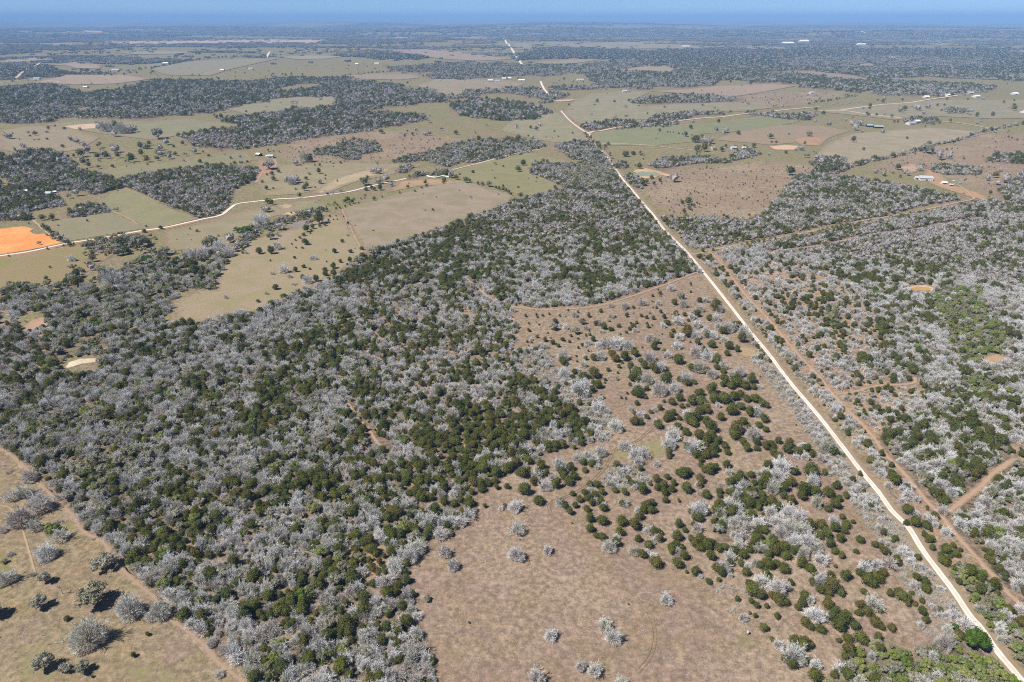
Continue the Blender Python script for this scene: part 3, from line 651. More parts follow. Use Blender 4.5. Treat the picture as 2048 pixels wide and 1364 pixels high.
TM = road_material('dirt_track', S(200, 172, 142), S(212, 182, 150), S(186, 162, 134), 0.34)
TM2 = road_material('red_track', S(202, 168, 140), S(214, 178, 148), S(184, 158, 136), 0.44)
VERGE = road_material('verge', S(172, 154, 128), S(178, 156, 132), S(160, 150, 116), 0.32)
main_px = parse("2140,1490 2085,1416 2033,1348 1994,1302 1962,1256 1937,1228 1909,1185 1877,1143 1845,1100 1816,1054 1784,1022 1756,983 1720.5,940 1676,882 1643.5,840 1616,807 1588.5,775 1561,740 1536,706 1499,662 1474,629 1446.5,594 1421,562 1399,535 1374,505 1349,480 1329,460 1306.5,430 1289,410 1264,380 1244,357 1221.5,325 1204,302 1188,285 1177,267 1167,262 1150,250 1136,238 1122,222")
ribbon('verge', main_px, 13.0, VERGE, lift=0.03, clear=2.9)
ribbon('road', main_px, 4.9, RM, lift=0.12, clear=2.9, wide_far=0.6)
ribbon('road', parse("1096,189 1092,183 1088,178 1084,170 1081,163"), 8, RM, lift=0.3, wide_far=0.8)
ribbon('road', parse("1046,131 1040,124 1034,115 1027,104 1020,94 1017,88 1012,84 1006,76 1003,71"), 9, RM, lift=0.5, wide_far=1.2)
ribbon('road', parse("1177,267 1187,263 1200,262 1230,256 1260,252 1284,250 1330,246 1356,242 1400,237 1444,234 1480,229 1520,226 1560,221 1600,217 1640,214"), 10, RM2, lift=0.22, wide_far=0.6)
ribbon('road', parse("1640,222 1690,222 1730,228 1790,235 1810,238"), 9, RM2, lift=0.22)
ribbon('road', parse("1680,221 1720,215 1760,210 1800,207 1822,205 1860,199 1890,195 1915,191"), 11, RM2, lift=0.3)
ribbon('track', parse("1880,246 1895,244 1930,248 1980,257 2010,262"), 5, RM2, lift=0.2)
ribbon('road', parse("1376,507 1395,508 1414,502 1449,495 1524,482 1586,470 1661,455 1723,442 1786,432 1861,417 1911,406 1941,400 1948,396 1941,390 1933,381 1921,373 1905,366"), 4.0, TM, lift=0.12, clear=3.4)
ribbon('road', parse("-120,530 0,512 60,503 134,487 200,477 275,463 330,455 398,440 440,431 460,417 475,408 512,403 560,398 600,396 660,389 700,383 740,373 775,365 800,360 812,357"), 5.2, RM, lift=0.12, clear=3.5)
ribbon('road', parse("893,343 920,336 960,326 1000,315 1024,309 1060,302 1084,298"), 5.0, RM2, lift=0.14)
ribbon('verge', parse("-120,532 0,514 60,505 134,489 200,479 275,465 330,457 398,442"), 9, road_material('red_verge', S(190,140,108), S(190,140,108), S(176,140,104), 0.3), lift=0.03, clear=3)
ribbon('track', parse("1412,500 1429,512 1449,535 1469,562 1481,577 1500,600 1536,637 1561,667 1586,697 1611,725 1636,750 1661,782 1686,810 1711,835 1731,855 1751,880 1767,905 1802,940 1838,983 1855,1004 1884,1033 1909,1066 1944,1105 1987,1153 2010,1180 2048,1215"), 4.0, TM2, lift=0.1, clear=2.6)
ribbon('track', parse("1884,1033 1926,1001 1962,972 1990,944 2030,918"), 4.2, TM2, lift=0.13, clear=2.8)
ribbon('track', parse("1536,506 1611,495 1661,487 1711,475 1761,467 1823,460 1861,452 1946,437 1973,435"), 3.4, TM2, lift=0.1, clear=2.4)
ribbon('track', parse("1672,789 1711,783 1753,772 1823,767 1831,755"), 3.2, TM2, lift=0.12, clear=2.0)
ribbon('track', parse("930,555 960,580 985,600 1024,613 1084,619 1149,617 1199,611 1256,595 1336,567 1392,545"), 3.0, TM2, lift=0.1, clear=1.6)
ribbon('track', parse("107,480 100,470 88,460 66,440"), 3.5, TM, lift=0.12, clear=2)
ribbon('track', parse("225,423 240,429 258,437 275,449"), 1.8, TM, lift=0.15, clear=2)
ribbon('track', parse("684,420 692,437 700,452 708,470 716,485 725,505"), 1.8, TM, lift=0.15, clear=1.5)
ribbon('track', parse("1204,287 1250,288 1300,291 1350,297 1385,300"), 3.5, RM2, lift=0.18)
ribbon('track', parse("548,318 553,328 545,338 527,343 518,355 512,366"), 5.0, TM2, lift=0.12)
ribbon('track', parse("695,806 705,820 720,840 735,855 755,885 780,905"), 2.4, TM2, lift=0.1, clear=1.2)
ribbon('track', parse("1098,229 1090,238 1070,243 1040,244"), 6, TM2, lift=0.2)
ribbon('track', parse("0,1010 25,1020 45,1060 60,1110 70,1145"), 1.1, TM, lift=0.1, clear=1)
EDGE = road_material('bare_edge', S(186, 160, 138), S(188, 162, 142), S(176, 154, 130), 0.49)
ribbon('track', parse("-60,870 0,895 42,928 92,980 145,1030 165,1062 205,1083 222,1110 250,1145 285,1175 320,1205 352,1245 400,1282 432,1320 478,1358 520,1400"), 3.4, EDGE, lift=0.12, clear=0.3, jit=0.5)
ribbon('track', parse("30,158 45,145 55,138 75,130 80,126"), 12, RM2, lift=0.4, clear=10)
ribbon('track', parse("0,166 60,160 110,163 118,165"), 8, RM2, lift=0.4)
ribbon('track', parse("1275,209 1310,211 1320,211"), 6, TM, lift=0.3)
ribbon('highway', parse("1680,64 1700,66 1730,68 1747,68.5"), 40, RM, lift=2.0)
ribbon('track', parse("534,116 536,110 540,104"), 16, RM, lift=1.0)
# wheel ruts in the grass: two parallel lines
def ruts(px, gap=1.5, width=0.55):
    L = smooth_line(polyline_ground(parse(px)), 5)
    T = np.gradient(L, axis=0); T /= np.linalg.norm(T, axis=1)[:, None]; N = np.stack([-T[:, 1], T[:, 0]], 1)
    for s in (-1, 1):
        Q = L + N * s * gap / 2
        px2 = []
        for x, y in Q[::4]:
            a, b, _ = project(x, y, float(terrain(x, y))); px2.append((float(a), float(b)))
        ribbon('wheel_rut', px2, width, RUT, lift=0.3, clear=1.2, n=4)
RUT = road_material('wheel_rut', S(142, 124, 88), S(148, 130, 92), S(170, 146, 116), 0.35)
ruts("1275,1343 1295,1320 1306,1295 1309,1265 1303,1240 1288,1215 1262,1185 1235,1150 1205,1120 1180,1095 1160,1070 1140,1055 1110,1040 1098,1020 1100,1005 1115,1000")
ruts("1115,1000 1150,985 1180,965 1210,935 1225,905 1240,893 1270,885 1290,868 1310,850 1325,838 1380,815 1420,795", 1.5, 0.6)

# ------------------------------------------------------------------ tree prototypes (one unit wide)
def rot_to(dirs, spread, r):
    """random unit vectors around dirs"""
    v = r.normal(size=dirs.shape); v /= np.linalg.norm(v, axis=1)[:, None]
    o = dirs + v * spread
    return o / np.linalg.norm(o, axis=1)[:, None]
def blades(p, d, L, wd, r):
    """one tapered triangle per twig"""
    s = np.cross(d, r.normal(size=d.shape)); s /= np.linalg.norm(s, axis=1)[:, None] + 1e-9
    a = p - s * wd[:, None] / 2; b = p + s * wd[:, None] / 2; c = p + d * L[:, None]
    V = np.stack([a, b, c], 1).reshape(-1, 3); n = len(p)
    return V, np.arange(n * 3).reshape(n, 3)
def leaf_tris(p, nrm, size, r, tilt=0.7):
    n = rot_to(nrm, tilt, r)
    u = np.cross(n, r.normal(size=n.shape)); u /= np.linalg.norm(u, axis=1)[:, None] + 1e-9
    v = np.cross(n, u); k = len(p); V = []
    a0 = r.uniform(0, 6.28, k)
    for j in range(3):
        a = a0 + j * 2.094 + r.uniform(-.4, .4, k); q = size * r.uniform(.6, 1.2, k)
        V.append(p + u * (np.cos(a) * q)[:, None] + v * (np.sin(a) * q)[:, None])
    return np.stack(V, 1).reshape(-1, 3), np.arange(k * 3).reshape(k, 3)
def tube(pts, rads, n=6):
    pts = np.asarray(pts, float); V = []
    for i, p in enumerate(pts):
        d = pts[min(i + 1, len(pts) - 1)] - pts[max(i - 1, 0)]; d /= np.linalg.norm(d) + 1e-9
        u = np.cross(d, [0.3, 0.9, 0.1]); u /= np.linalg.norm(u); v = np.cross(d, u)
        for k in range(n):
            a = 6.2832 * k / n; V.append(p + (u * math.cos(a) + v * math.sin(a)) * rads[i])
    Fc = []
    for i in range(len(pts) - 1):
        for k in range(n):
            a, b = i * n + k, i * n + (k + 1) % n; Fc += [(a, b, b + n), (a, b + n, a + n)]
    return np.array(V), np.array(Fc)
def join(parts):
    V = []; Fc = []; Mi = []; o = 0
    for v, f, m in parts:
        V.append(v); Fc.append(f + o); Mi.append(np.full(len(f), m)); o += len(v)
    return np.vstack(V), np.vstack(Fc), np.concatenate(Mi)
def ico(center, rad, zs=1.0, sub=1, r=None, jit=0.0):
    import bmesh
    bm = bmesh.new(); bmesh.ops.create_icosphere(bm, subdivisions=sub, radius=1)
    V = np.array([v.co[:] for v in bm.verts]); Fc = np.array([[v.index for v in f.verts] for f in bm.faces]); bm.free()
    if r is not None: V = V * (1 + jit * r.uniform(-1, 1, len(V)))[:, None]
    return V * [rad, rad, rad * zs] + center, Fc

def bare_parts(seed, limbs=10, subs=7, twigs=13, tw=0.0115, tl=0.105, hgt=0.72, low=False, dome=1150):
    r = np.random.default_rng(seed); wood = []; SP_, SD = [], []
    zb = 0.10 if not low else 0.05
    if not low: wood.append((*tube([[0, 0, -0.02], [0.005, 0, zb * .5], [0, 0.005, zb]], [0.035, 0.027, 0.026], 6), 0))
    ecc = r.uniform(.85, 1.1, 2)
    for i in range(limbs):
        az = 6.283 * i / limbs + r.uniform(-.35, .35)
        el = R(r.choice([22, 35, 50, 68])) + r.uniform(-.12, .12)
        e = np.array([math.cos(az) * math.cos(el) * .44 * ecc[0], math.sin(az) * math.cos(el) * .44 * ecc[1], zb + .12 + math.sin(el) * (hgt - .22)])
        e *= r.uniform(.82, 1.08)
        b = np.array([0, 0, zb * r.uniform(.5, 1)]); m = (b + e) / 2 + np.array([0, 0, -.03]) + r.normal(size=3) * .03
        ts = np.linspace(0, 1, 5)[:, None]
        cv = (1 - ts) ** 2 * b + 2 * ts * (1 - ts) * m + ts ** 2 * e
        if low:
            pass
        else: wood.append((*tube(cv, np.linspace(.016, .005, 5), 4), 0))
        tt_ = r.uniform(.35, 1.0, subs)[:, None]
        p = (1 - tt_) ** 2 * b + 2 * tt_ * (1 - tt_) * m + tt_ ** 2 * e
        d = e - b; d = np.repeat((d / np.linalg.norm(d))[None], subs, 0); d[:, 2] += .25
        d = rot_to(d / np.linalg.norm(d, axis=1)[:, None], .75, r)
        SP_.append(p); SD.append(d)
    p = np.vstack(SP_); d = np.vstack(SD); n = len(p)
    L = r.uniform(.12, .2, n)
    parts = []
    v, f = blades(p, d, L * 1.1, np.full(n, tw * 1.7), r); parts.append((v, f, 1))
    q = np.repeat(p, twigs, 0) + np.repeat(d * L[:, None], twigs, 0) * r.uniform(.15, 1, (n * twigs, 1))
    out = q - np.array([0, 0, .15]); out /= np.linalg.norm(out, axis=1)[:, None]
    dd = rot_to(np.repeat(d, twigs, 0) * .5 + out * .6, .65, r)
    v, f = blades(q, dd, r.uniform(.6, 1.25, n * twigs) * tl, np.full(n * twigs, tw), r); parts.append((v, f, 1))
    if dome and not low:       # the outer shell of fine twigs that gives the crown its rounded, frosted look
        u = r.normal(size=(dome, 3)); u[:, 2] = np.abs(u[:, 2]) * 1.1 - .05; u /= np.linalg.norm(u, axis=1)[:, None]
        lob = r.normal(size=(8, 3)); lob[:, 2] = np.abs(lob[:, 2]); lob /= np.linalg.norm(lob, axis=1)[:, None]
        k = np.max(u @ lob.T, axis=1); rad = (.66 + .36 * np.clip((k - .6) / .4, 0, 1)) * r.uniform(.55, 1, dome) ** .6
        q = u * rad[:, None] * [.46 * ecc[0], .46 * ecc[1], hgt - .14] + [0, 0, .08]
        dd = rot_to(u * [1, 1, 1.1], .42, r)
        v, f = blades(q - dd * .05, dd, r.uniform(.7, 1.35, dome) * tl, np.full(dome, tw * 1.25), r); parts.append((v, f, 1))
    return wood, parts

def cedar_parts(seed, n=820, size=0.046, core=True, sub=2, wisps=60):
    r = np.random.default_rng(seed)
    ht = r.uniform(.72, .98); ns = r.uniform(0, 6.28, 6); lobes = r.normal(size=(7, 3)); lobes[:, 2] = lobes[:, 2] * .8 + .2; ex = r.uniform(.82, 1.08, 2); lobes /= np.linalg.norm(lobes, axis=1)[:, None]
    def shell(u):
        k = np.max(u @ lobes.T, axis=1)
        rad = .66 + .40 * np.clip((k - .50) / .48, 0, 1)
        z = u[:, 2]
        prof = np.where(z > 0, np.sqrt(np.maximum(1 - .25 * z, 0)), 1)
        P = u * rad[:, None]
        return np.stack([P[:, 0] * .5 * prof * ex[0], P[:, 1] * .5 * prof * ex[1], .5 * ht + P[:, 2] * .5 * ht], 1)
    u = r.normal(size=(n, 3)); u /= np.linalg.norm(u, axis=1)[:, None]; u[:, 2] = np.where(u[:, 2] < -.55, -u[:, 2], u[:, 2])
    p = shell(u) * 1.0
    jit = r.uniform(.80, 1.12, (n, 1)); c = np.array([0, 0, .5 * ht]); p = (p - c) * jit + c
    nrm = u.copy(); nrm[:, 2] += .25; nrm /= np.linalg.norm(nrm, axis=1)[:, None]
    parts = []
    v, f = leaf_tris(p, nrm, np.full(n, size), r, .75); parts.append((v, f, 1))
    if core:
        V, Fc = ico((0, 0, 0), 1, 1, sub)
        U = V / np.linalg.norm(V, axis=1)[:, None]; W = shell(U); W = (W - c) * .80 + c
        parts.append((W, Fc, 1))
    if wisps:
        k = r.integers(0, n, wisps); dd = rot_to(nrm[k], .35, r); v, f = blades(p[k] - dd * .03, dd, r.uniform(.05, .11, wisps), np.full(wisps, .022), r); parts.append((v, f, 1))
    wood = [(*tube([[0, 0, -.03], [0, 0, .12], [.01, 0, .3]], [.03, .025, .012], 5), 0)]
    return wood, parts

def oak_parts(seed, lobes=16, per=48, size=0.034, twigs=120, twm=2, corem=1):
    r = np.random.default_rng(seed); parts = []; P = []; Nn = []
    for i in range(lobes):
        a = r.uniform(0, 6.283); q = math.sqrt(r.uniform(0.02, 1)) * .34; z = .62 * math.sqrt(max(1 - (q / .44) ** 2, .1)) * r.uniform(.55, 1)
        c = np.array([math.cos(a) * q, math.sin(a) * q, z * .8 + .08]); rad = r.uniform(.11, .18)
        u = r.normal(size=(per, 3)); u /= np.linalg.norm(u, axis=1)[:, None]; u[:, 2] = np.where(u[:, 2] < -.4, -u[:, 2], u[:, 2])
        P.append(c + u * rad * r.uniform(.8, 1.08, (per, 1))); Nn.append(u)
        if corem is not None:
            v, f = ico(c, rad * .78, .9, 1, r, .12); parts.append((v, f, corem))
    P = np.vstack(P); Nn = np.vstack(Nn)
    v, f = leaf_tris(P, Nn, np.full(len(P), size), r, .8); parts.append((v, f, 1))
    wood = [(*tube([[0, 0, -.02], [.01, 0, .08], [0, .01, .2]], [.04, .03, .024], 6), 0)]
    for i in range(6):
        a = 6.283 * i / 6 + r.uniform(-.4, .4); e = np.array([math.cos(a) * .32, math.sin(a) * .32, r.uniform(.3, .5)])
        wood.append((*tube([[0, 0, .1], e * .5 + [0, 0, .02], e], [.02, .013, .006], 4), 0))
    if twigs:
        k = r.integers(0, len(P), twigs); d = rot_to(Nn[k], .5, r)
        v, f = blades(P[k] - d * .04, d, np.full(twigs, .12), np.full(twigs, .012), r); parts.append((v, f, twm))
    return wood, parts

def leafing_parts(seed, leaves=1300):
    w_, p_ = bare_parts(seed, 9, 6, 6, tw=.012, dome=60)
    r = np.random.default_rng(seed + 1)
    V = p_[-1][0].reshape(-1, 3, 3)[:, 2]
    k = r.integers(0, len(V), leaves); p = V[k] + r.normal(size=(leaves, 3)) * .02
    nn = p - [0, 0, .2]; nn /= np.linalg.norm(nn, axis=1)[:, None]
    v, f = leaf_tris(p, nn, np.full(leaves, .034), r, .9)
    return w_, [(a, b, 2) for a, b, _ in p_] + [(v, f, 1)]

def brush_parts(seed, n=460, h=.38):
    r = np.random.default_rng(seed); k = 14
    b = np.column_stack([r.normal(size=(k, 2)) * .2, np.zeros(k)])
    p = np.repeat(b, n // k + 1, 0)[:n] + np.column_stack([r.normal(size=(n, 2)) * .05, r.uniform(0, .08, n)])
    d = r.normal(size=(n, 3)) * .6; d[:, 2] = np.abs(d[:, 2]) + .45; d /= np.linalg.norm(d, axis=1)[:, None]
    v, f = blades(p, d, r.uniform(.4, 1.1, n) * h, np.full(n, .022), r)
    return [], [(v, f, 1)]

def dead_parts(seed):
    r = np.random.default_rng(seed)
    wood = [(*tube([[0, 0, 0], [-.02, 0, .35], [-.05, .01, .62]], [.022, .017, .012], 6), 0)]; P = []; D = []
    for i in range(7):
        a = r.uniform(0, 6.28); e = np.array([-.05 + math.cos(a) * .2, math.sin(a) * .2, .62 + r.uniform(.1, .35)]); b = np.array([-.05, .01, r.uniform(.5, .62)])
        wood.append((*tube([b, (b + e) / 2, e], [.009, .006, .003], 4), 0))
        for q in range(14): P.append(b + (e - b) * r.uniform(.4, 1)); D.append((e - b) / np.linalg.norm(e - b))
    P = np.array(P); D = rot_to(np.array(D), .8, r)
    v, f = blades(P, D, np.full(len(P), .13), np.full(len(P), .008), r)
    return wood, [(v, f, 1)]

PROTO = {}
MATS = {'bare': [M['bark'], M['twig']], 'cedar': [M['bark'], M['cedar']], 'oak': [M['bark'], M['oak'], M['twig']],
        'farbare': [M['bark'], M['far_twig']], 'leafing': [M['bark'], M['leaf'], M['bark']], 'bright': [M['bark'], M['bright'], M['bright']], 'brush': [M['brush'], M['brush']],
        'dead': [M['bark'], M['twig']], 'bigbare': [M['bark'], M['twig']]}
def proto(kind, i, wp):
    wd, pt = wp
    V, Fc, Mi = join(wd + pt)
    whole = mesh_from(f'{kind}_whole', V, Fc, MATS[kind], Mi)
    V, Fc, Mi = join(pt); crown = mesh_from(f'{kind}_crown', V, Fc, MATS[kind], Mi)
    trunk = None
    if wd: V, Fc, Mi = join(wd); trunk = mesh_from(f'{kind}_trunk', V, Fc, MATS[kind], Mi)
    PROTO.setdefault(kind, []).append((whole, crown, trunk))
for i in range(6): proto('bare', i, bare_parts(100 + i, hgt=[.72, .66, .8, .7, .62, .75][i]))
for i in range(6): proto('cedar', i, cedar_parts(200 + i))
for i in range(4): proto('oak', i, oak_parts(300 + i))
for i in range(4): proto('leafing', i, leafing_parts(400 + i) if i == 3 else oak_parts(400 + i, 18, 60, .036, 60, 2))
for i in range(4): proto('bigbare', i, bare_parts(150 + i, 13, 9, 16, tw=.0075, tl=.075, hgt=.66, dome=3000))
for i in range(2): proto('bright', i, oak_parts(500 + i, 34, 60, .03, 0))
for i in range(4): proto('brush', i, brush_parts(600 + i))
proto('dead', 0, dead_parts(700))

def lo_mesh(kind, parts):
    V, Fc, Mi = join(parts); return mesh_from(kind + '_far', V, Fc, MATS[kind], Mi)
LO = {'bare': [], 'cedar': [], 'oak': [], 'leafing': [], 'brush': []}
for i in range(4):
    w_, p_ = bare_parts(800 + i, 8, 4, 5, tw=.045, tl=.15, low=True)
    LO['bare'].append(lo_mesh('farbare', p_ + [(*ico((0, 0, .33), .30, .8, 1, np.random.default_rng(i), .2), 0)]))  # bark-coloured core added to stand in for shade inside the crown
    w_, p_ = cedar_parts(820 + i, 110, .085, True, 1); LO['cedar'].append(lo_mesh('cedar', p_))
    w_, p_ = oak_parts(840 + i, 8, 14, .06, 0); LO['oak'].append(lo_mesh('oak', p_))
    w_, p_ = oak_parts(860 + i, 8, 14, .06, 30, 2, 2); LO['leafing'].append(lo_mesh('leafing', p_))
    LO['brush'].append(lo_mesh('brush', brush_parts(880 + i, 60)[1]))
CL = []
def clump(seed, ev):
    r = np.random.default_rng(seed); parts = []
    for k in range(15):
        a, q = r.uniform(0, 6.28), math.sqrt(r.uniform(0, 1)) * .5
        c = np.array([math.cos(a) * q, math.sin(a) * q, r.uniform(.10, .17)]); rad = r.uniform(.10, .16); m = 1 if r.random() < ev else 0
        v, f = ico(c, rad, .9, 1, r, .15); parts.append((v, f, m))
        u = r.normal(size=(14, 3)); u /= np.linalg.norm(u, axis=1)[:, None]; u[:, 2] = abs(u[:, 2])
        v, f = leaf_tris(c + u * rad, u, np.full(14, .05), r, .8); parts.append((v, f, m))
    V, Fc, Mi = join(parts); return mesh_from('wood_clump', V, Fc, [M['far_grey'], M['far_green']], Mi)
M['far_grey'] = tree_material('far_grey_wood', [(0.20, 0.185, 0.17), (0.30, 0.28, 0.265)], contrast=0.3)
M['far_green'] = tree_material('far_evergreen', [(0.045, 0.058, 0.03), (0.075, 0.09, 0.04)], contrast=0.3)
for i in range(3): CL.append(clump(900 + i, .35))
for i in range(3): CL.append(clump(910 + i, .8))

# ------------------------------------------------------------------ trees placed one by one
HAND = []      # x, y, width m, kind, label or None
CODE = {'c': 'cedar', 'w': 'bare', 'o': 'oak', 'l': 'leafing', 'g': 'bright', 's': 'brush', 'd': 'dead'}
def window(x0, y0, sc, s, big=1.0):
    for item in s.replace('\n', ' ').split(';'):
        item = item.strip()
        if not item: continue
        p = item.split(',', 4)
        zx, zy, zw, k = float(p[0]), float(p[1]), float(p[2]), p[3].strip()
        px, py = x0 + zx / sc, y0 + zy / sc
        wm = zw / sc / mpp(py)
        hh = {'c': .42, 'w': .36, 'o': .36, 'l': .36, 'g': .36, 's': .12, 'd': .5}[k] * wm
        x, y = ground(px, py, hh)
        HAND.append((x, y, wm * big * {'c': .93, 'w': 1.18, 'o': 1.1}.get(k, 1.04), CODE[k], p[4].strip() if len(p) > 4 else None))
Z3 = 2048 / 512 ; Z7 = 1443 / 512
# lower left grassland
window(0, 880, Z7, """580,685,150,o,round olive green live oak alone beside the straight wood edge; 510,870,205,o,largest grey green oak in the lower left grassland;
215,910,125,o,grey green tree with its dark shadow beside it in lower left grassland; 250,775,100,o,grey green tree touching the slim dead tree;
340,830,95,d,slim tall dead tree with bare trunk between two grey oaks; 720,940,165,w,pale grey spreading tree right of the largest oak;
900,950,150,w,pinkish bare tree against the straight wood edge; 850,985,90,w; 490,1090,215,w,widest bare pale tree low in the lower left grassland;
240,1250,150,o,grey green bushy tree at the bottom of the lower left grassland; 365,1280,90,o,olive oak between two others at lower left; 460,1275,115,o,olive oak with shadow at the right end of the bottom row;
375,1000,48,c,small dark bush under the largest grey oak; 830,1090,38,c,small dark bush near the pale bare trees; 750,1210,42,c,small dark bush alone in the pale lower grass;
1235,1315,62,w,thin white leafless tree by the bottom of the wood edge; 1130,1065,95,w; 1190,1140,70,w; 1250,1180,60,w;
160,200,100,w,leafless tree nearest the reddish soil by the upper wood edge; 130,285,110,w,pale leafless tree in the upper left group; 60,315,80,w; 215,350,150,w,dark limbed leafless tree in the upper left group; 320,315,60,w;
100,430,150,w,low spreading leafless tree in the upper left group; 190,480,90,w,upright leafless tree with a leaning trunk; 290,490,110,l; 270,520,60,s; 320,460,60,s; 340,530,100,w,pale forked tree with a dark shadow by green brush;
255,620,140,w; 250,680,60,s; 30,770,120,w,purplish grey tree cut by the left side low in the grassland; 15,505,50,w; 20,680,50,o; 70,640,60,s; -60,950,170,o; 50,180,50,s; 710,870,30,s; 430,240,50,c; 520,560,40,s; 180,760,60,s""", .88)
# lower centre clearing
window(1024, 880, Z7, """870,895,78,w,lone white leafless bush inside the curve of the wheel tracks; 220,1095,84,w,lone white bush left of the joined pair; 520,1040,88,w,upper bush of the joined white pair; 575,1110,98,w,lower bush of the joined white pair;
390,1275,68,w,smaller left bush of the white pair at the bottom; 470,1295,90,w,larger right bush of the white pair at the bottom; 135,1335,105,w,white rounded bush cut by the bottom of the clearing; 620,1362,80,w; 200,618,68,w,small white bush in the upper clearing below the round cedar;
25,640,100,w,white bush at the middle of the upper clearing; 30,500,85,w,white bush just below the cedar row of the clearing; 20,370,85,w; 1305,1000,62,w; 1420,1055,62,c,round dark cedar standing alone near the small feeder;
60,185,75,c; 35,180,50,c; 85,175,50,c; 75,150,42,w; 70,275,85,c; 75,255,50,w; 150,335,72,c,round cedar with pale top beside the end of the track; 150,318,40,w;
165,140,60,c; 150,180,55,c; 190,175,60,c; 140,190,70,w; 265,135,85,w; 300,150,60,w; 330,150,60,c; 290,200,60,c; 250,245,70,c; 320,225,70,c; 190,250,80,w; 230,215,70,w; 120,230,60,c; 350,200,60,c; 280,170,60,c;
410,165,42,c; 370,100,60,w; 430,90,85,w; 500,60,80,w; 460,110,70,w; 400,120,50,c; 450,130,50,c; 340,298,42,c; 270,350,50,w; 300,370,52,c; 325,400,55,c; 355,365,45,c; 280,345,42,c; 410,290,50,c; 440,245,45,c; 480,250,55,c; 505,290,50,c; 430,320,55,c; 470,310,60,c; 500,340,55,c; 450,350,50,c; 420,385,55,c; 515,380,52,c; 440,285,60,w; 470,340,50,w; 520,365,40,w; 380,330,50,c;
440,440,62,c; 510,445,78,c; 440,495,60,c; 510,540,62,c; 475,535,45,c; 455,430,32,w; 610,515,62,c; 590,570,66,c; 590,545,42,w; 548,600,84,w; 620,455,70,c; 690,475,78,c; 720,425,60,c; 760,360,68,c; 740,390,60,c; 790,350,50,c; 805,390,45,c; 780,390,60,c; 715,390,52,w;
735,275,68,c; 580,280,42,c; 635,290,50,c; 675,240,45,c; 655,215,40,c; 630,350,64,w; 618,358,40,c; 815,215,58,c; 875,205,45,c; 910,240,45,c; 855,250,60,c; 820,265,50,c; 860,290,58,c; 900,275,48,c; 865,335,50,c; 965,185,78,c; 938,182,50,c; 992,175,50,c; 985,270,72,c; 1060,218,62,c; 1058,250,45,c; 1050,252,40,w;
1115,165,72,c; 1088,162,55,c; 1145,150,50,c; 1065,110,42,c; 1065,140,40,c; 1020,40,92,w; 990,40,60,c; 1040,72,70,c; 1090,75,70,c; 1130,70,62,c; 1150,45,52,c; 1070,30,52,c; 1200,30,50,c; 1215,65,46,c; 640,35,58,w; 700,75,100,w; 740,60,60,w; 715,120,60,w; 760,85,60,w; 815,135,42,w; 880,20,72,w; 885,75,46,c; 885,55,32,c; 885,95,30,c;
1210,135,56,c; 1225,180,52,w; 1170,285,50,c; 1170,310,36,c; 1175,250,28,w; 1095,305,62,c; 1055,300,32,w; 940,340,26,c; 1055,388,100,w; 1010,400,42,c; 1095,400,52,c; 1080,360,42,c; 1055,435,62,c; 1030,430,50,c; 940,470,58,c; 975,505,42,c; 1025,475,46,c; 1045,498,60,w; 1060,555,80,c; 1030,580,65,c; 1100,585,78,c; 1010,550,48,c; 1060,600,62,c; 1130,570,50,c;
930,540,68,c; 925,525,45,w; 900,600,58,c; 925,580,55,c; 935,625,50,w; 935,690,72,c; 970,650,62,c; 900,625,50,c; 960,600,40,c; 710,555,52,c; 800,515,60,c; 830,515,56,c; 770,585,60,c; 835,555,52,c; 770,505,60,w; 822,550,60,w; 785,570,50,w; 690,620,72,w; 735,640,62,c; 760,630,40,w; 810,685,84,c; 800,650,42,w; 985,742,26,c,tiny round bush at the tip of the cedar belt; 1035,738,62,c,olive round cedar at the lower end of the belt; 1062,770,28,w; 1110,793,48,c,round cedar below the belt beside the clearing; 1165,783,36,c; 1230,765,32,w;
1120,650,68,c; 1165,605,62,c; 1200,595,60,c; 1195,715,95,w; 1150,715,62,c; 1180,745,62,c; 1225,690,55,c; 1250,620,70,c; 1300,640,70,c; 1280,600,80,w; 1340,610,60,c; 1230,650,70,w;
1360,845,95,c; 1400,865,80,c; 1340,805,55,c; 1410,790,85,w; 1430,750,60,c; 1320,740,62,c; 1370,690,50,w; 1330,705,52,w; 1400,700,60,c; 1430,690,60,c; 1290,690,50,c; 1270,893,42,c; 1350,905,42,c; 1378,932,42,c; 1340,973,26,c; 1370,990,32,c; 1435,935,36,c; 1165,850,40,s; 1200,830,50,s; 1245,840,50,s; 1310,850,40,s; 1240,960,40,s; 1270,920,30,s""")
window(512, 880, Z7, """1065,630,82,w,upper of two white bushes left in the clearing; 1110,705,76,w,lower of two white bushes left in the clearing; 965,893,50,o,small grey green bush alone near the left clearing edge; 1380,385,34,w; 1405,365,32,c; 1430,370,36,w; 1290,370,32,c; 1200,418,72,w; 1165,402,50,c; 1150,460,72,w; 1100,455,82,w; 1050,460,72,w; 1040,525,85,w; 980,500,62,c; 1080,475,50,c; 1010,390,72,c; 985,320,52,c; 1060,345,60,c; 1115,355,52,c; 1200,350,66,c; 980,375,52,w; 1045,308,52,w; 1355,262,42,c; 1415,258,46,c; 1270,270,60,c; 1215,288,52,c; 1165,295,42,c; 1110,300,50,w;
905,600,115,w; 870,650,105,w; 830,640,84,w; 925,585,70,w; 790,720,92,w; 740,790,100,w; 775,700,80,w; 700,800,70,w; 850,690,52,c; 845,785,62,c; 800,810,62,c; 740,850,92,c; 655,720,62,c; 690,740,52,c; 655,810,55,c; 605,875,78,c,dark round evergreen beside the gap of reddish soil; 720,740,50,c; 780,850,60,c""")
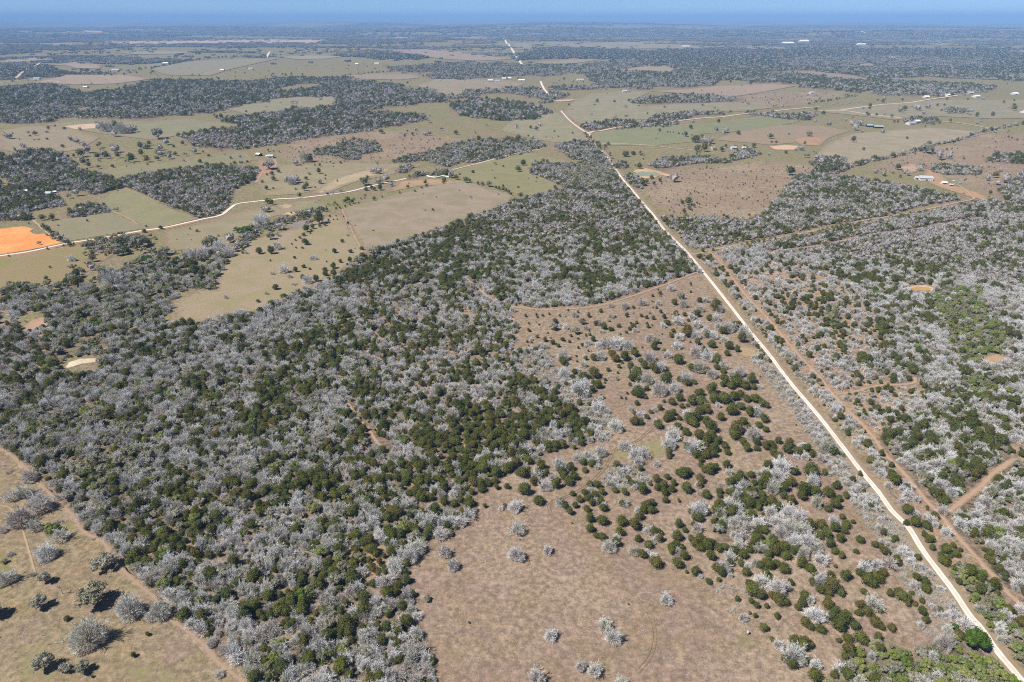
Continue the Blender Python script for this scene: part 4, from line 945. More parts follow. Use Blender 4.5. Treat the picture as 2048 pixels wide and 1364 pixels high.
# middle clearing
window(1024, 560, Z3, """330,370,92,o,greenish rounded tree in the upper middle clearing; 510,403,82,o,round greenish tree right of its larger twin; 595,380,52,w; 430,375,58,w; 135,400,36,c; 200,450,35,c; 265,475,46,c; 270,530,46,w; 190,555,46,c; 405,470,46,c; 460,488,32,c; 325,495,52,c; 370,520,42,c; 120,570,42,c; 60,560,62,c; 30,600,62,c; 245,280,26,c; 110,285,30,c; 195,272,26,c; 345,325,52,c; 500,275,60,w; 615,280,46,c; 560,330,72,o; 690,340,60,w; 670,345,45,c; 735,370,62,c; 785,390,46,c; 855,362,42,c; 790,200,50,w; 905,208,72,w,pale round tree near the curving upper track; 1040,178,72,w,pale dome shaped tree nearest the curving upper track; 710,245,36,c; 790,290,46,w; 915,280,42,c; 1035,280,36,c; 1075,292,40,c; 1130,303,36,c; 1190,250,36,c; 1215,290,46,c; 1240,335,62,c; 1210,362,52,w; 940,385,42,c; 985,402,46,w; 970,362,50,c; 1090,370,36,c; 1050,390,35,s; 880,400,30,s; 715,410,38,w;
1370,190,82,w; 1350,125,82,o; 1300,175,60,c; 1170,185,50,w; 1270,60,72,w; 1125,122,30,c; 1185,100,36,c; 1430,30,30,c; 1500,160,50,c; 1550,155,62,w; 1630,205,100,c; 1660,235,70,w; 1500,230,80,w; 1480,260,80,c; 1580,300,62,c; 1630,300,82,w; 1330,320,92,w; 1310,260,52,c; 1380,272,42,c; 1440,290,60,w; 1400,412,105,c,broadest dark round cedar of the middle clearing; 1470,440,80,w; 1485,492,62,c; 1340,450,82,w; 1550,400,62,w; 1480,350,82,w; 1290,402,42,c; 1278,440,50,c; 1740,370,120,w; 1800,360,90,c; 1690,400,80,c; 1650,360,70,w; 1850,400,80,w; 1840,460,90,c; 1610,440,80,w; 1600,510,80,c; 1700,470,62,w; 1740,520,82,c; 1800,550,62,c; 1720,580,62,c; 1900,450,60,w; 1560,440,60,c;
560,515,36,c; 605,502,52,w; 650,470,52,c; 750,500,105,w; 700,520,82,w; 840,500,125,w; 930,522,105,w; 800,580,82,c; 830,622,82,c; 900,600,105,c; 985,580,82,c; 700,600,105,w; 650,620,62,c; 1100,610,130,w; 1060,682,72,c; 1030,640,52,c; 1130,692,82,c; 1190,690,105,w; 1150,722,62,c; 1220,710,62,c; 1140,530,72,c; 1100,470,82,w; 1150,480,82,o; 1240,590,82,w; 1220,565,52,c; 1330,632,95,c; 1320,640,50,w; 1320,520,85,w; 1470,570,120,w; 1570,600,125,w; 1640,632,82,c; 1500,690,125,w; 1440,690,82,c; 1560,720,82,c; 1600,750,95,w; 1690,680,82,w; 1640,690,62,c; 1690,720,60,c; 1540,560,70,c;
410,600,110,w; 405,640,85,c; 570,675,62,w; 590,622,42,c; 660,735,112,c; 570,765,92,c; 500,730,62,c; 420,740,125,w; 440,682,36,c; 620,775,52,c; 690,832,85,c; 650,820,50,c; 515,605,26,c; 855,690,42,c; 770,715,42,c; 800,745,30,s; 745,795,32,c; 795,797,36,s; 845,740,26,c; 310,660,36,w; 190,660,35,s; 640,660,40,s; 880,655,34,c; 720,660,40,s;
950,690,72,c; 1000,740,112,c; 960,780,72,c; 1080,790,112,w; 1010,800,62,c; 945,832,46,c; 980,720,60,w; 1230,780,105,c; 1250,752,60,c; 1210,790,60,w; 1390,780,115,w; 1400,812,82,c; 1460,812,52,c; 1340,790,62,c; 1180,872,135,w,broad pale leafless tree above the bare pinkish ground; 1300,862,105,w,pale round leafless tree beside its broader neighbour; 1010,892,112,c; 1010,862,90,w; 1078,862,52,c; 970,902,52,c; 920,905,26,c; 1070,935,42,c; 875,942,26,c; 910,945,24,c; 740,940,20,c; 550,860,165,w; 530,890,82,c; 600,830,82,w; 645,870,60,c; 620,992,42,c; 680,1010,92,w; 540,980,62,c;
1340,935,82,c; 1280,970,72,c; 1215,965,36,c; 1360,1005,52,c; 1405,1000,36,c; 1000,982,50,c,small cedar alone above the pale brush; 945,1030,52,w; 1185,1015,62,c; 985,1060,52,c; 1030,1070,82,w; 980,1130,82,c; 1030,1132,62,c; 1140,1035,52,w; 1080,1090,52,c; 1110,1050,45,c; 1170,1152,85,c; 1150,1120,40,w; 1250,1080,105,c; 1230,1112,60,c; 1290,1060,62,c; 1340,1100,52,c; 1330,1162,72,c; 1395,1210,82,c,round cedar just right of the grassy wheel tracks; 1430,1100,120,c; 1480,1080,100,c; 1400,1058,60,w; 1450,1130,105,c; 1440,960,92,c; 1500,890,92,c; 1520,960,105,c; 1600,870,105,c; 1620,940,105,c; 1700,940,120,c; 1780,920,105,c; 1830,900,82,c; 1560,1020,105,c; 1500,1040,82,c; 1650,1000,52,w; 1545,1000,50,w; 1700,790,92,c; 1800,800,120,c; 1870,832,105,c; 1820,730,105,w; 1930,850,62,c; 1980,850,52,w; 1750,840,80,c; 1920,790,90,c; 1760,760,60,w; 1690,830,60,c;
1760,1030,120,c; 1750,1010,60,w; 1830,1000,82,c; 1900,1050,100,c; 1880,940,82,c; 1950,940,92,c; 2000,980,82,c; 1670,1092,82,c,cedar standing apart on the pink ground; 1960,1050,100,w; 1590,1170,120,c; 1550,1130,90,c; 1600,1230,105,c; 1500,1230,105,c; 1560,1260,105,c; 1650,1280,82,c; 1800,1180,130,c; 1850,1120,82,c; 1780,1232,105,c; 1850,1290,80,c; 1930,1230,125,w; 2030,1190,62,c; 1980,1150,80,c; 1900,1170,60,c; 1960,1290,80,c; 1460,1330,140,w; 1400,1320,62,c; 1500,1340,90,c; 1560,1330,90,c; 1620,1340,80,c; 830,1160,135,w,reddish grey spreading tree beside the bare pinkish ground; 1290,1235,125,w; 1270,1310,110,w; 900,1325,95,w; 1960,1340,70,c; 2030,1320,90,c; 1880,1340,80,c; 2020,1100,90,c; 2040,1000,60,c; 1250,1350,50,c""")
# lower right belt
window(1536, 880, Z7, """245,165,92,c; 260,195,60,c; 320,182,42,c; 340,190,32,w; 255,228,82,w; 205,272,92,c; 190,310,72,c; 270,285,82,c; 340,285,72,c; 385,250,62,c; 350,305,62,c; 275,350,82,w; 380,360,72,c; 340,382,52,c; 400,330,45,c; 440,310,46,c; 130,340,62,c; 90,312,52,c; 480,460,32,c; 410,552,62,c; 520,555,62,c; 515,545,35,w; 605,585,52,c,round dark cedar alone on the pink ground left of the brush; 500,622,42,c; 430,502,62,c; 380,490,72,c; 440,470,62,c; 370,450,62,w; 400,480,52,w; 420,430,40,c;
660,625,62,c; 720,672,62,c; 690,690,84,w; 740,690,42,c; 640,600,40,c; 560,785,84,c; 620,770,84,c; 590,800,74,c; 650,742,62,c; 520,742,62,c; 545,720,92,w; 615,700,72,w; 565,690,50,c; 440,762,72,c,cedar alone left of the largest cedar and grey clump; 380,710,26,c; 300,790,100,w; 360,812,105,c; 340,852,62,c; 300,842,62,c; 412,852,62,c; 270,762,52,c; 350,755,60,c; 250,800,50,c; 210,870,72,c; 190,910,72,c; 170,940,50,c; 240,900,60,w; 340,920,82,c; 380,962,82,c; 430,1000,92,c; 490,1040,72,c; 400,1042,92,c; 360,992,62,c; 265,985,105,w; 210,1022,72,c; 300,1062,62,c; 240,1050,52,c; 320,1000,50,w;
545,850,52,c; 690,862,52,c; 760,872,84,c; 790,892,62,c; 740,852,62,c; 790,922,42,c; 600,920,95,w; 520,922,62,c; 560,962,72,c; 610,1020,84,c; 510,970,50,c; 632,960,42,c; 640,1050,50,c; 700,1052,62,c,round cedar alone on the pink ground near the bottom; 870,902,42,c; 870,962,62,c; 890,1012,52,c; 970,955,42,c; 940,955,40,w; 840,770,52,c; 890,795,62,c; 845,660,42,c; 50,990,46,c,small round cedar alone beside the lower right clearing edge; 150,1205,135,w,large pale leafless tree ringed by cedars near the bottom; 100,1225,62,c; 140,1260,70,c; 200,1140,92,c; 150,1130,72,c; 240,1150,50,c; 205,1240,62,c; 60,1150,62,w; 25,1120,40,c; 375,1320,52,c; 265,1320,90,c; 270,1265,72,w; 400,1125,42,c; 455,1170,82,c; 450,1110,72,c; 480,1205,52,c; 1000,1140,115,w,tall white leafless tree at the left side of the bright green oak; 1180,1120,155,g,bright green full oak overhanging the white road; 1055,1050,46,g,small bright green shrub left of the white road; 620,1110,60,c; 530,1110,90,c; 530,1240,40,c; 890,1090,40,s;
80,140,112,w; 50,200,92,w; 30,270,82,w; 130,232,72,c; 150,172,62,c; 90,262,72,c; 60,90,62,c; 30,60,62,c; 0,140,62,c; 20,340,72,c; 60,372,72,c; 120,400,112,w; 180,432,105,w; 60,450,92,w; 20,400,82,w; 130,500,105,w; 80,522,92,w; 210,500,92,w; 150,560,92,w; 230,570,105,w; 275,600,92,w; 300,672,84,w; 200,640,84,w; 240,470,82,c; 300,470,72,c; 330,522,72,c; 290,530,62,c; 350,580,62,c; 380,622,52,c; 415,650,46,c; 30,560,72,c; 90,592,82,c; 40,622,82,c; 100,642,72,c; 10,700,72,c; 150,622,62,c; 190,692,72,c; 240,722,72,c; 90,722,72,c; 50,690,52,c; 0,640,62,c; 20,780,52,c; 60,830,105,w; 105,820,62,w; 60,890,92,c; 30,870,60,c; 100,905,62,c; 130,800,45,c; 20,20,62,c; 60,0,52,c; 110,50,62,c; 170,60,62,c; 220,40,62,c; 250,75,52,c; 120,20,62,c; 190,30,52,w; 210,95,52,w; 160,90,42,w; 330,40,92,w; 370,60,62,c; 300,100,60,w; 520,190,34,c; 780,460,50,c; 830,460,70,c; 790,310,70,w; 840,335,50,w; 790,300,40,c; 630,140,70,w; 720,210,90,c; 700,180,50,c; 640,75,40,c; 600,80,60,w; 560,15,60,c; 985,400,60,w""")
# left middle distance
window(0, 240, Z3, """700,1005,76,o; 810,995,46,o; 870,1010,62,o; 920,1020,82,o; 950,980,72,c; 1010,960,92,o; 1060,950,90,o; 1110,980,112,o; 1180,970,62,c; 940,1060,72,o; 1000,1050,62,c; 1090,1020,50,c; 1040,1060,32,c; 1145,1045,62,o; 1215,1045,62,o; 1310,1050,82,o; 1240,940,42,o; 1200,930,42,o; 740,1065,46,c; 680,1070,42,o; 810,1055,32,w; 845,1080,25,c; 740,1110,62,c; 710,1140,62,w; 575,1110,52,w,small leafless tree with shadow in the olive field below the orange field; 580,1180,62,o; 610,1230,82,c; 615,1290,105,c; 795,1200,92,o; 740,1180,60,w; 370,1265,36,c; 380,1310,62,o; 480,1325,92,o; 512,1308,50,c; 755,1265,32,c; 890,1270,140,w; 1400,1060,36,w; 345,850,42,c; 380,875,52,c; 440,920,60,o; 480,940,60,w; 520,965,52,w; 545,975,30,c; 560,995,40,c; 510,1005,20,c; 590,990,22,c; 705,970,22,c; 730,965,22,c; 70,1085,20,c; 380,1030,20,c; 1155,885,36,c,small dark tree on the pale road at the shared field corner; 1285,860,36,c,small dark tree on the pale road right of the first; 1575,885,30,c; 1520,870,16,c; 1505,915,10,c; 1415,955,10,c;
1970,880,84,g,bright green tree in the bushy creek line left of centre; 1900,880,62,l; 1840,950,80,w; 1690,970,92,o; 1640,990,62,c; 1950,930,62,w; 1880,1030,62,w; 1750,1020,105,w; 1830,1060,82,w; 1640,1060,92,w; 1600,1100,72,o; 1550,1090,80,w; 1500,1080,82,w; 1700,1130,42,c; 1780,1080,72,o; 1690,1060,60,c; 1470,1100,52,w; 1900,990,60,w; 1945,1040,26,c; 1940,1060,22,c; 610,585,62,w; 545,610,50,o; 830,680,32,c; 415,780,52,c; 335,780,52,c; 930,715,42,o; 1180,1110,75,g,brighter of the green trees in the left creek wood; 1110,1130,60,l; 1520,1160,80,c; 1550,1200,90,c; 1480,1230,70,c; 1620,1190,50,c; 1690,1290,70,o; 1600,1260,60,c;
70,130,60,w; 120,235,32,w; 190,215,50,w; 275,155,20,w; 310,155,20,w; 155,155,16,w; 240,125,20,c; 500,250,20,w; 560,150,40,w; 610,170,42,w; 670,200,42,w; 700,240,62,w; 645,265,72,c; 640,310,40,w; 665,335,52,c; 710,360,42,c; 790,375,42,o; 900,370,32,c; 590,285,32,c; 790,205,52,o; 820,270,62,w; 775,290,46,c; 850,285,52,c; 940,285,46,c; 920,235,70,w; 1050,310,62,c; 1045,290,50,c; 1175,315,50,c; 1255,305,42,c; 1350,290,62,w; 1285,270,50,w; 1260,260,46,c; 1355,260,36,c; 1400,270,36,c; 1480,275,40,o; 1555,250,56,w; 1625,255,20,c; 1670,285,26,c; 1130,265,52,c; 1120,210,50,c; 1150,212,50,w; 1180,212,45,c; 1280,220,60,w; 1330,180,50,w; 1390,212,26,c; 1190,185,40,c; 1260,115,92,o,dark dome shaped tree alone in the green pasture upper left; 800,58,70,w; 850,62,80,w; 920,40,52,c; 960,75,80,w; 1010,75,85,w; 1060,76,60,w; 910,110,62,w; 440,45,14,c; 385,65,26,c; 515,65,26,c; 640,72,26,w""", 1.18)
window(512, 240, Z3, """100,360,92,o,dark rounded oak on the red drive below two small houses; 180,410,32,c; 125,425,36,c; 140,470,42,c; 85,545,36,c; 50,490,26,c; 280,478,90,w; 320,480,60,w; 255,490,50,c; 320,340,62,w; 400,300,92,w; 430,310,60,c; 405,525,46,c; 385,550,42,c; 400,465,36,c; 425,430,26,w; 500,410,46,c; 510,495,46,w; 555,440,16,c; 555,470,16,c; 510,360,26,c; 470,360,16,c; 400,385,12,c; 620,370,12,c; 940,405,60,w; 985,408,60,w; 1040,470,72,w; 980,490,62,w; 860,495,72,o,olive green tree above the bend of the left road; 890,460,32,c; 880,550,38,c,first dark cedar of the trio on the left road; 925,540,32,c,middle cedar of the trio on the left road; 945,550,36,c; 990,543,44,c,broad last cedar of the trio on the left road; 1080,515,42,w; 1355,500,36,c; 1365,525,22,c; 1505,475,38,c,cedar standing in front of the white curved row; 1500,495,30,c; 1215,535,26,c; 1325,540,20,c; 1150,580,20,c; 735,635,52,c; 770,650,40,c; 710,650,32,c; 785,630,16,c; 820,660,16,c; 840,630,16,c; 870,625,14,c; 945,630,32,c; 1010,617,16,c; 715,690,20,c; 750,675,20,c; 640,705,20,c; 630,660,22,c; 650,680,22,c; 670,700,22,c;
100,870,56,o; 180,850,72,w; 215,862,50,w; 115,930,72,o; 175,915,42,o; 15,925,32,c; 40,800,120,w; 80,710,72,w; 25,1050,52,c; 120,1045,62,c; 165,1010,72,w; 400,870,62,c; 450,855,42,c; 510,845,32,c; 550,835,32,c; 505,790,92,c; 430,820,60,o; 590,770,22,c; 640,765,16,c; 620,795,16,c; 650,795,14,c; 580,800,22,c; 395,975,56,c,round dark tree alone at the upper side of the tan pasture; 380,915,36,c; 350,940,26,c; 315,960,20,c; 285,990,20,c; 320,1020,18,c; 370,1020,22,c; 435,905,16,c; 440,880,20,c; 690,968,30,c,small round bush alone in the open tan pasture; 735,825,26,c; 700,770,14,c; 115,1125,16,c; 625,1047,42,c; 755,1050,32,c; 555,1040,16,w; 845,1025,32,c; 940,1060,92,o,olive tree at the lower corner of the brown field; 750,1120,38,c; 675,1130,30,c; 820,1120,82,o; 730,1155,20,c; 380,1170,32,c; 430,1190,20,c; 550,1190,38,c; 620,1170,46,c; 555,1230,42,c; 620,1225,54,c; 690,1220,32,c; 580,1270,32,c; 315,1200,38,c; 220,1195,72,w; 270,1250,36,w; 660,1285,66,c; 480,1270,52,c; 410,1280,72,w; 375,1260,42,c; 155,1335,52,c; 520,1300,18,c; 130,1225,32,w; 455,1100,52,w; 300,1315,50,s; 1250,112,26,c; 1210,85,16,c; 1185,110,32,w; 1000,90,42,c; 1350,112,40,w; 1385,108,40,w; 1600,100,42,c; 1485,75,32,o; 1245,155,12,c; 1320,155,14,c; 1175,155,14,c; 1370,180,12,c; 1470,150,14,c; 1680,480,52,c; 1710,485,26,c; 1775,505,26,c; 1810,508,32,c; 1865,515,54,o,largest tree in the hedge row along the brown field; 1920,540,26,c; 1945,545,28,c; 1975,555,34,c; 2000,560,26,c; 2020,575,32,c; 2040,590,28,c; 1600,460,42,c; 1560,440,62,w; 1520,430,52,c; 1735,412,28,c,small tree alone in the olive field near the far road; 120,660,50,c; 90,650,50,c; 350,605,36,c; 570,590,24,c; 620,575,60,s; 680,570,60,s""", 1.18)
window(1024, 240, Z3, """90,345,44,c,dark pointed tree in the olive field near the road wood; 50,392,50,c; 50,535,22,c; 345,538,28,c; 70,605,42,c; 130,125,18,c; 340,90,16,c; 485,105,16,c; 270,135,16,w; 320,138,16,w; 370,130,16,w; 910,268,54,c,left of two dark rounded trees in the green meadow; 970,263,38,c,second of the dark rounded trees in the green meadow; 1025,265,28,c; 1020,355,32,c; 1020,372,46,c; 1205,303,22,c; 1180,80,26,c; 1210,55,16,c; 1245,95,12,c; 1265,97,12,c; 1290,98,12,c; 1335,108,16,c; 1365,110,16,c; 1390,118,38,c; 1440,120,14,c; 1035,65,12,c; 1470,150,62,c,large squarish dark tree at the far edge of the meadow; 1520,125,28,c; 1540,160,50,w; 1590,170,50,w; 1500,220,60,o; 1540,225,62,c; 1480,235,50,c; 1710,80,54,w; 1635,75,32,w; 1300,470,72,w; 1115,455,38,c; 1135,505,32,c; 1185,480,32,c; 1045,500,62,c; 1080,490,40,c; 1410,650,72,c; 1360,655,40,c; 1455,685,32,c; 1480,660,20,c; 1420,700,38,c; 1380,735,32,c; 1375,720,30,c; 1695,765,28,c; 1440,720,16,c; 1620,225,40,w; 1680,235,40,c; 1710,210,28,c; 1800,235,20,c; 1860,205,20,c; 650,165,22,c; 675,180,24,c; 630,130,20,c; 700,205,36,c; 780,270,36,w; 800,300,30,w; 735,230,26,w""", 1.18)
window(1536, 240, Z3, """330,110,54,o,round grey green tree alone near the pale bare soil; 265,225,46,w; 295,183,26,c; 30,175,22,c; 65,175,22,c; 185,405,80,c; 310,285,46,o; 60,535,20,c; 755,90,22,w; 700,60,60,w; 740,28,50,w; 490,25,40,w; 670,22,50,w; 1260,50,16,c; 1040,380,46,c; 995,415,30,w; 1100,410,50,w; 1120,430,40,w; 1245,355,20,c; 1330,250,50,w; 1270,230,90,o,olive tree swelling in the diagonal hedge row; 1220,390,50,w; 930,430,50,w; 860,410,40,w; 1060,450,24,c; 430,330,60,w; 390,300,50,w; 530,390,60,c; 430,390,50,c; 580,370,60,c; 1450,290,60,w; 1380,290,70,w; 1840,500,50,w; 1910,480,70,w; 1820,440,50,c; 1760,465,50,w; 1710,375,30,w; 1860,400,40,w; 2030,460,50,w; 1780,580,30,c; 680,465,40,c; 460,405,50,c""", 1.18)
window(1536, 0, Z3, """445,905,34,c; 790,905,20,c; 868,915,20,c; 990,930,24,c; 678,940,14,c; 480,985,34,o; 1095,868,40,c; 1060,880,50,w; 1355,842,22,c; 1412,838,18,c; 1430,792,20,c; 1598,793,18,c; 1886,817,20,c; 1970,865,44,c; 1800,915,30,c; 1720,790,24,w; 1200,860,60,w; 1280,855,50,w; 1010,970,20,c; 1038,975,20,c""", 1.18)
# hedge rows and fence lines: px polyline, spacing m, size m, kinds
def hedge(px, step, size, kinds, jit=1.5):
    L = polyline_ground(parse(px)); seg = np.linalg.norm(np.diff(L, axis=0), axis=1); s = np.concatenate([[0], np.cumsum(seg)])
    q = 0.0
    while q < s[-1]:
        x = np.interp(q, s, L[:, 0]) + random.gauss(0, jit); y = np.interp(q, s, L[:, 1]) + random.gauss(0, jit)
        HAND.append((x, y, size * random.uniform(.65, 1.25), random.choice(kinds), None)); q += step * random.uniform(.6, 1.5)
hedge("1676,345 1711,332 1748,322 1781,315 1836,302 1861,292 1911,282 1961,265 2011,255 2100,240", 7, 10, ['bare', 'bare', 'bare', 'oak', 'cedar'], 2.5)
hedge("85,450 100,470 110,480 136,489", 8, 7, ['bare', 'cedar', 'oak'], 1.5)
hedge("1625,206 1660,202 1690,196 1716,192", 9, 8, ['cedar', 'bare'], 2)
hedge("1662,210 1690,208 1740,204 1760,200", 26, 8, ['bare', 'bare', 'cedar'], 5)
hedge("690,152 740,147 800,143 860,140", 12, 9, ['cedar', 'bare'], 3)
hedge("300,138 340,130 380,122 420,118 512,112 600,108 700,104", 16, 14, ['cedar', 'bare'], 6)
hedge("580,428 630,418 668,410", 5, 5, ['oak', 'bare', 'cedar'], 1.2)
hedge("512,470 560,450 610,435 660,420", 6, 6, ['oak', 'bare', 'cedar', 'oak'], 2.2)
hedge("1170,268 1195,295 1215,318 1232,340", 9, 6, ['bare', 'oak', 'cedar'], 2.0)
hedge("460,330 500,325", 7, 7, ['cedar', 'oak'], 1.5)
hedge("1400,505 1500,489 1600,472 1700,452 1860,421", 9, 5, ['bare', 'cedar', 'bare'], 1.5)

# ------------------------------------------------------------------ trees of the woods
KINDS = ['bare', 'cedar', 'oak', 'leafing', 'brush']
# class: (share kept, mix bare/cedar/oak/leafing/brush, crown m, gap strength)
CLS = {0: (.0045, [.3, .45, .15, 0, .10], 4.0, .3), 1: (.92, [.60, .26, .09, .03, .02], 6.4, .12), 15: (.94, [.72, .17, .07, .03, .01], 6.2, .14), 2: (.92, [.46, .44, .07, .03, 0], 6.2, .16), 3: (.86, [.50, .36, .05, .02, .07], 6.0, .40),
       4: (.012, [0, .1, 0, 0, .9], 2.2, 0), 5: (.13, [.22, .30, .05, 0, .43], 3.0, .35), 6: (.95, [.26, .10, .22, .42, 0], 6.0, .10), 7: (.70, [.42, .05, 0, .01, .52], 3.8, .2),
       14: (.76, [.50, .32, .04, 0, .14], 5.0, .46), 11: (.95, [.10, .08, .16, .62, 0], 5.2, .05), 8: (.74, [.32, .20, .34, .12, .02], 7.2, .46), 9: (.92, [.20, .76, .03, .01, 0], 6.0, .2), 10: (.006, [.5, .3, .2, 0, 0], 7.5, 0), 12: (.03, [.5, .5, 0, 0, 0], 8, 0), 13: (.95, [.5, .46, .04, 0, 0], 7.5, .08)}
hx = np.array([(h[0], h[1], h[2]) for h in HAND])
def scatter(s, d0, d1, grow, CLS=CLS, dist=.36):
    n = int(2 * d1 / s) + 2
    xs = (np.arange(n) - n / 2) * s; ys = np.arange(0, int(d1 / s) + 2) * s
    gx, gy = np.meshgrid(xs, ys); gx = gx + (np.arange(len(ys)) % 2)[:, None] * s / 2
    x = gx.ravel() + rng.uniform(-.42, .42, gx.size) * s; y = gy.ravel() + rng.uniform(-.42, .42, gx.size) * s
    d = np.hypot(x, y)
    k = (d >= d0) & (d < d1) & (np.abs(x) < y * 0.95 + 60) & (y > 120)
    x, y, d = x[k], y[k], d[k]
    z = terrain(x, y); px, py, dep = project(x, y, z)
    k = (px > -520) & (px < 2570); x, y, d, z, px, py = x[k], y[k], d[k], z[k], px[k], py[k]
    rg = sstep(900, 1600, d)      # wood edges far out are ragged
    lab = label_at(px + rg * 26 * (vnoise(x, y, 45, 11) - .5), np.minimum(py + rg * 7 * (vnoise(x, y, 60, 12) - .5), 1439))
    keep = np.zeros(len(x), bool); kind = np.zeros(len(x), int); size = np.zeros(len(x))
    u = rng.random(len(x)); u2 = rng.random(len(x)); u3 = rng.random(len(x))
    gapn = .6 * vnoise(x, y, 16, 1) + .4 * vnoise(x, y, 7, 2)
    spn = .55 * vnoise(x, y, 22, 5) + .45 * vnoise(x, y, 9, 6)
    for c, (share, mix, crown, gap) in CLS.items():
        m = lab == c
        if not m.any(): continue
        if c == 12:
            fw = far_wood(x[m], y[m]); kk = np.where(fw > .49 - .05 * sstep(7000, 12000, d[m]), .9, .03)
            keep[m] = u[m] < kk
        else:
            thr = gap * .62
            kk = share * sstep(thr - .04, thr + .10, gapn[m] + .06) if gap > 0 else share
            keep[m] = u[m] < kk
        mix = np.array(mix, float)
        # cedars gather: shift their share with the patch noise
        sh = np.clip((spn[m] - .5) * 3.4, -1, 1)
        pb = np.clip(mix[0] * (1 - sh), 0, 1); pc = np.clip(mix[1] * (1 + sh * 1.05), 0, 1)
        rest = mix[2:].sum(); tot = pb + pc + rest
        cum = np.cumsum(np.stack([pb, pc, np.full_like(pb, mix[2]), np.full_like(pb, mix[3]), np.full_like(pb, mix[4])], 1) / tot[:, None], 1)
        kind[m] = (u2[m][:, None] > cum).sum(1).clip(0, 4)
        size[m] = crown * (0.62 + 0.75 * u3[m] ** 1.2) * grow
    size = np.where(kind == 1, size * .88, size); size = np.where(kind == 4, size * .7, size); size = np.where(kind == 2, size * 1.1, size)
    k = keep; x, y, z, kind, size, lab = x[k], y[k], z[k], kind[k], size[k], lab[k]
    # roads, tracks and trees set by hand stay clear
    ok = np.ones(len(x), bool)
    for L, cw in LINES:
        b0, b1 = L.min(0) - 20, L.max(0) + 20
        m = np.where((x > b0[0]) & (x < b1[0]) & (y > b0[1]) & (y < b1[1]) & ok)[0]
        if len(m) == 0 or len(L) < 2: continue
        for ch in np.array_split(m, max(1, len(m) * len(L) // 4000000 + 1)):
            a = L[:-1]; ab = L[1:] - a; l2 = (ab ** 2).sum(1) + 1e-9
            dx = x[ch][:, None] - a[:, 0]; dy = y[ch][:, None] - a[:, 1]
            t = np.clip((dx * ab[:, 0] + dy * ab[:, 1]) / l2, 0, 1)
            dm = np.sqrt(((dx - t * ab[:, 0]) ** 2 + (dy - t * ab[:, 1]) ** 2).min(1))
            ok[ch] &= dm > cw + size[ch] * .28
    if d0 < 2500:
        for ch in np.array_split(np.arange(len(x)), max(1, len(x) * len(hx) // 6000000 + 1)):
            dd = np.hypot(x[ch][:, None] - hx[:, 0], y[ch][:, None] - hx[:, 1])
            ok[ch] &= ~((dd < dist * (hx[:, 2] + size[ch][:, None])).any(1))
    return x[ok], y[ok], z[ok], kind[ok], size[ok], lab[ok]
near = scatter(4.3, 120, 1500, 1.0)
UNDER = {7: (.96, [.22, .02, 0, 0, .76], 4.4, .05), 5: (.16, [0, .1, 0, 0, .9], 2.2, .4), 3: (.42, [.1, .15, 0, 0, .75], 2.6, .3), 1: (.42, [0, .68, .12, 0, .2], 3.2, .1), 15: (.42, [.15, .42, .12, 0, .31], 3.0, .1), 2: (.40, [0, .7, .1, 0, .2], 3.0, .1),
         6: (.5, [.1, 0, .1, .5, .3], 3.2, 0), 9: (.22, [0, .2, 0, 0, .8], 2.4, .1), 4: (.11, [0, .02, 0, 0, .98], 1.5, .70), 14: (.42, [.15, .1, 0, 0, .75], 2.8, .25), 8: (.4, [0, .3, .4, .1, .2], 3.4, .1), 11: (.5, [0, 0, .2, .8, 0], 3.0, 0)}
under = scatter(2.4, 120, 620, 1.0, UNDER, .30)
midd = scatter(9.0, 1500, 4200, 1.55)
farr = scatter(25.0, 4200, 11000, 1.0)
far2 = scatter(48.0, 11000, 21000, 2.1)
SZF = np.concatenate([np.full(len(farr[0]), 27.0), np.full(len(far2[0]), 56.0)])
farr = [np.concatenate([a, b]) for a, b in zip(farr, far2)]

# gather near ones together with the hand-set ones
KN = {k: i for i, k in enumerate(KINDS)}
X = list(near[0]) + list(under[0]); Y = list(near[1]) + list(under[1]); Kd = [KINDS[i] for i in near[3]] + [KINDS[i] for i in under[3]]; W_ = list(near[4]) + list(under[4]); Lb = [None] * len(X); Hd = [False] * len(X)
for x, y, wm, kd, lb in HAND:
    X.append(x); Y.append(y); Kd.append(kd); W_.append(wm); Lb.append(lb); Hd.append(True)
X = np.array(X); Y = np.array(Y); W_ = np.array(W_); Kd = np.array(Kd); Z_ = terrain(X, Y)
PX, PY, DEP = project(X, Y, Z_ + W_ * .3)
inframe = (PX > 4) & (PX < 2044) & (PY > 0) & (PY < 1362)
show = np.where(inframe, W_ / DEP, 0)
indiv = np.zeros(len(X), bool)
for kd in set(Kd):
    ii = np.where(Kd == kd)[0]; must = [i for i in ii if Lb[i]]
    rest = [i for i in ii[np.argsort(-show[ii])] if not Lb[i] and show[i] > 0]
    for i in must + rest[:max(0, 300 - len(must))]: indiv[i] = True

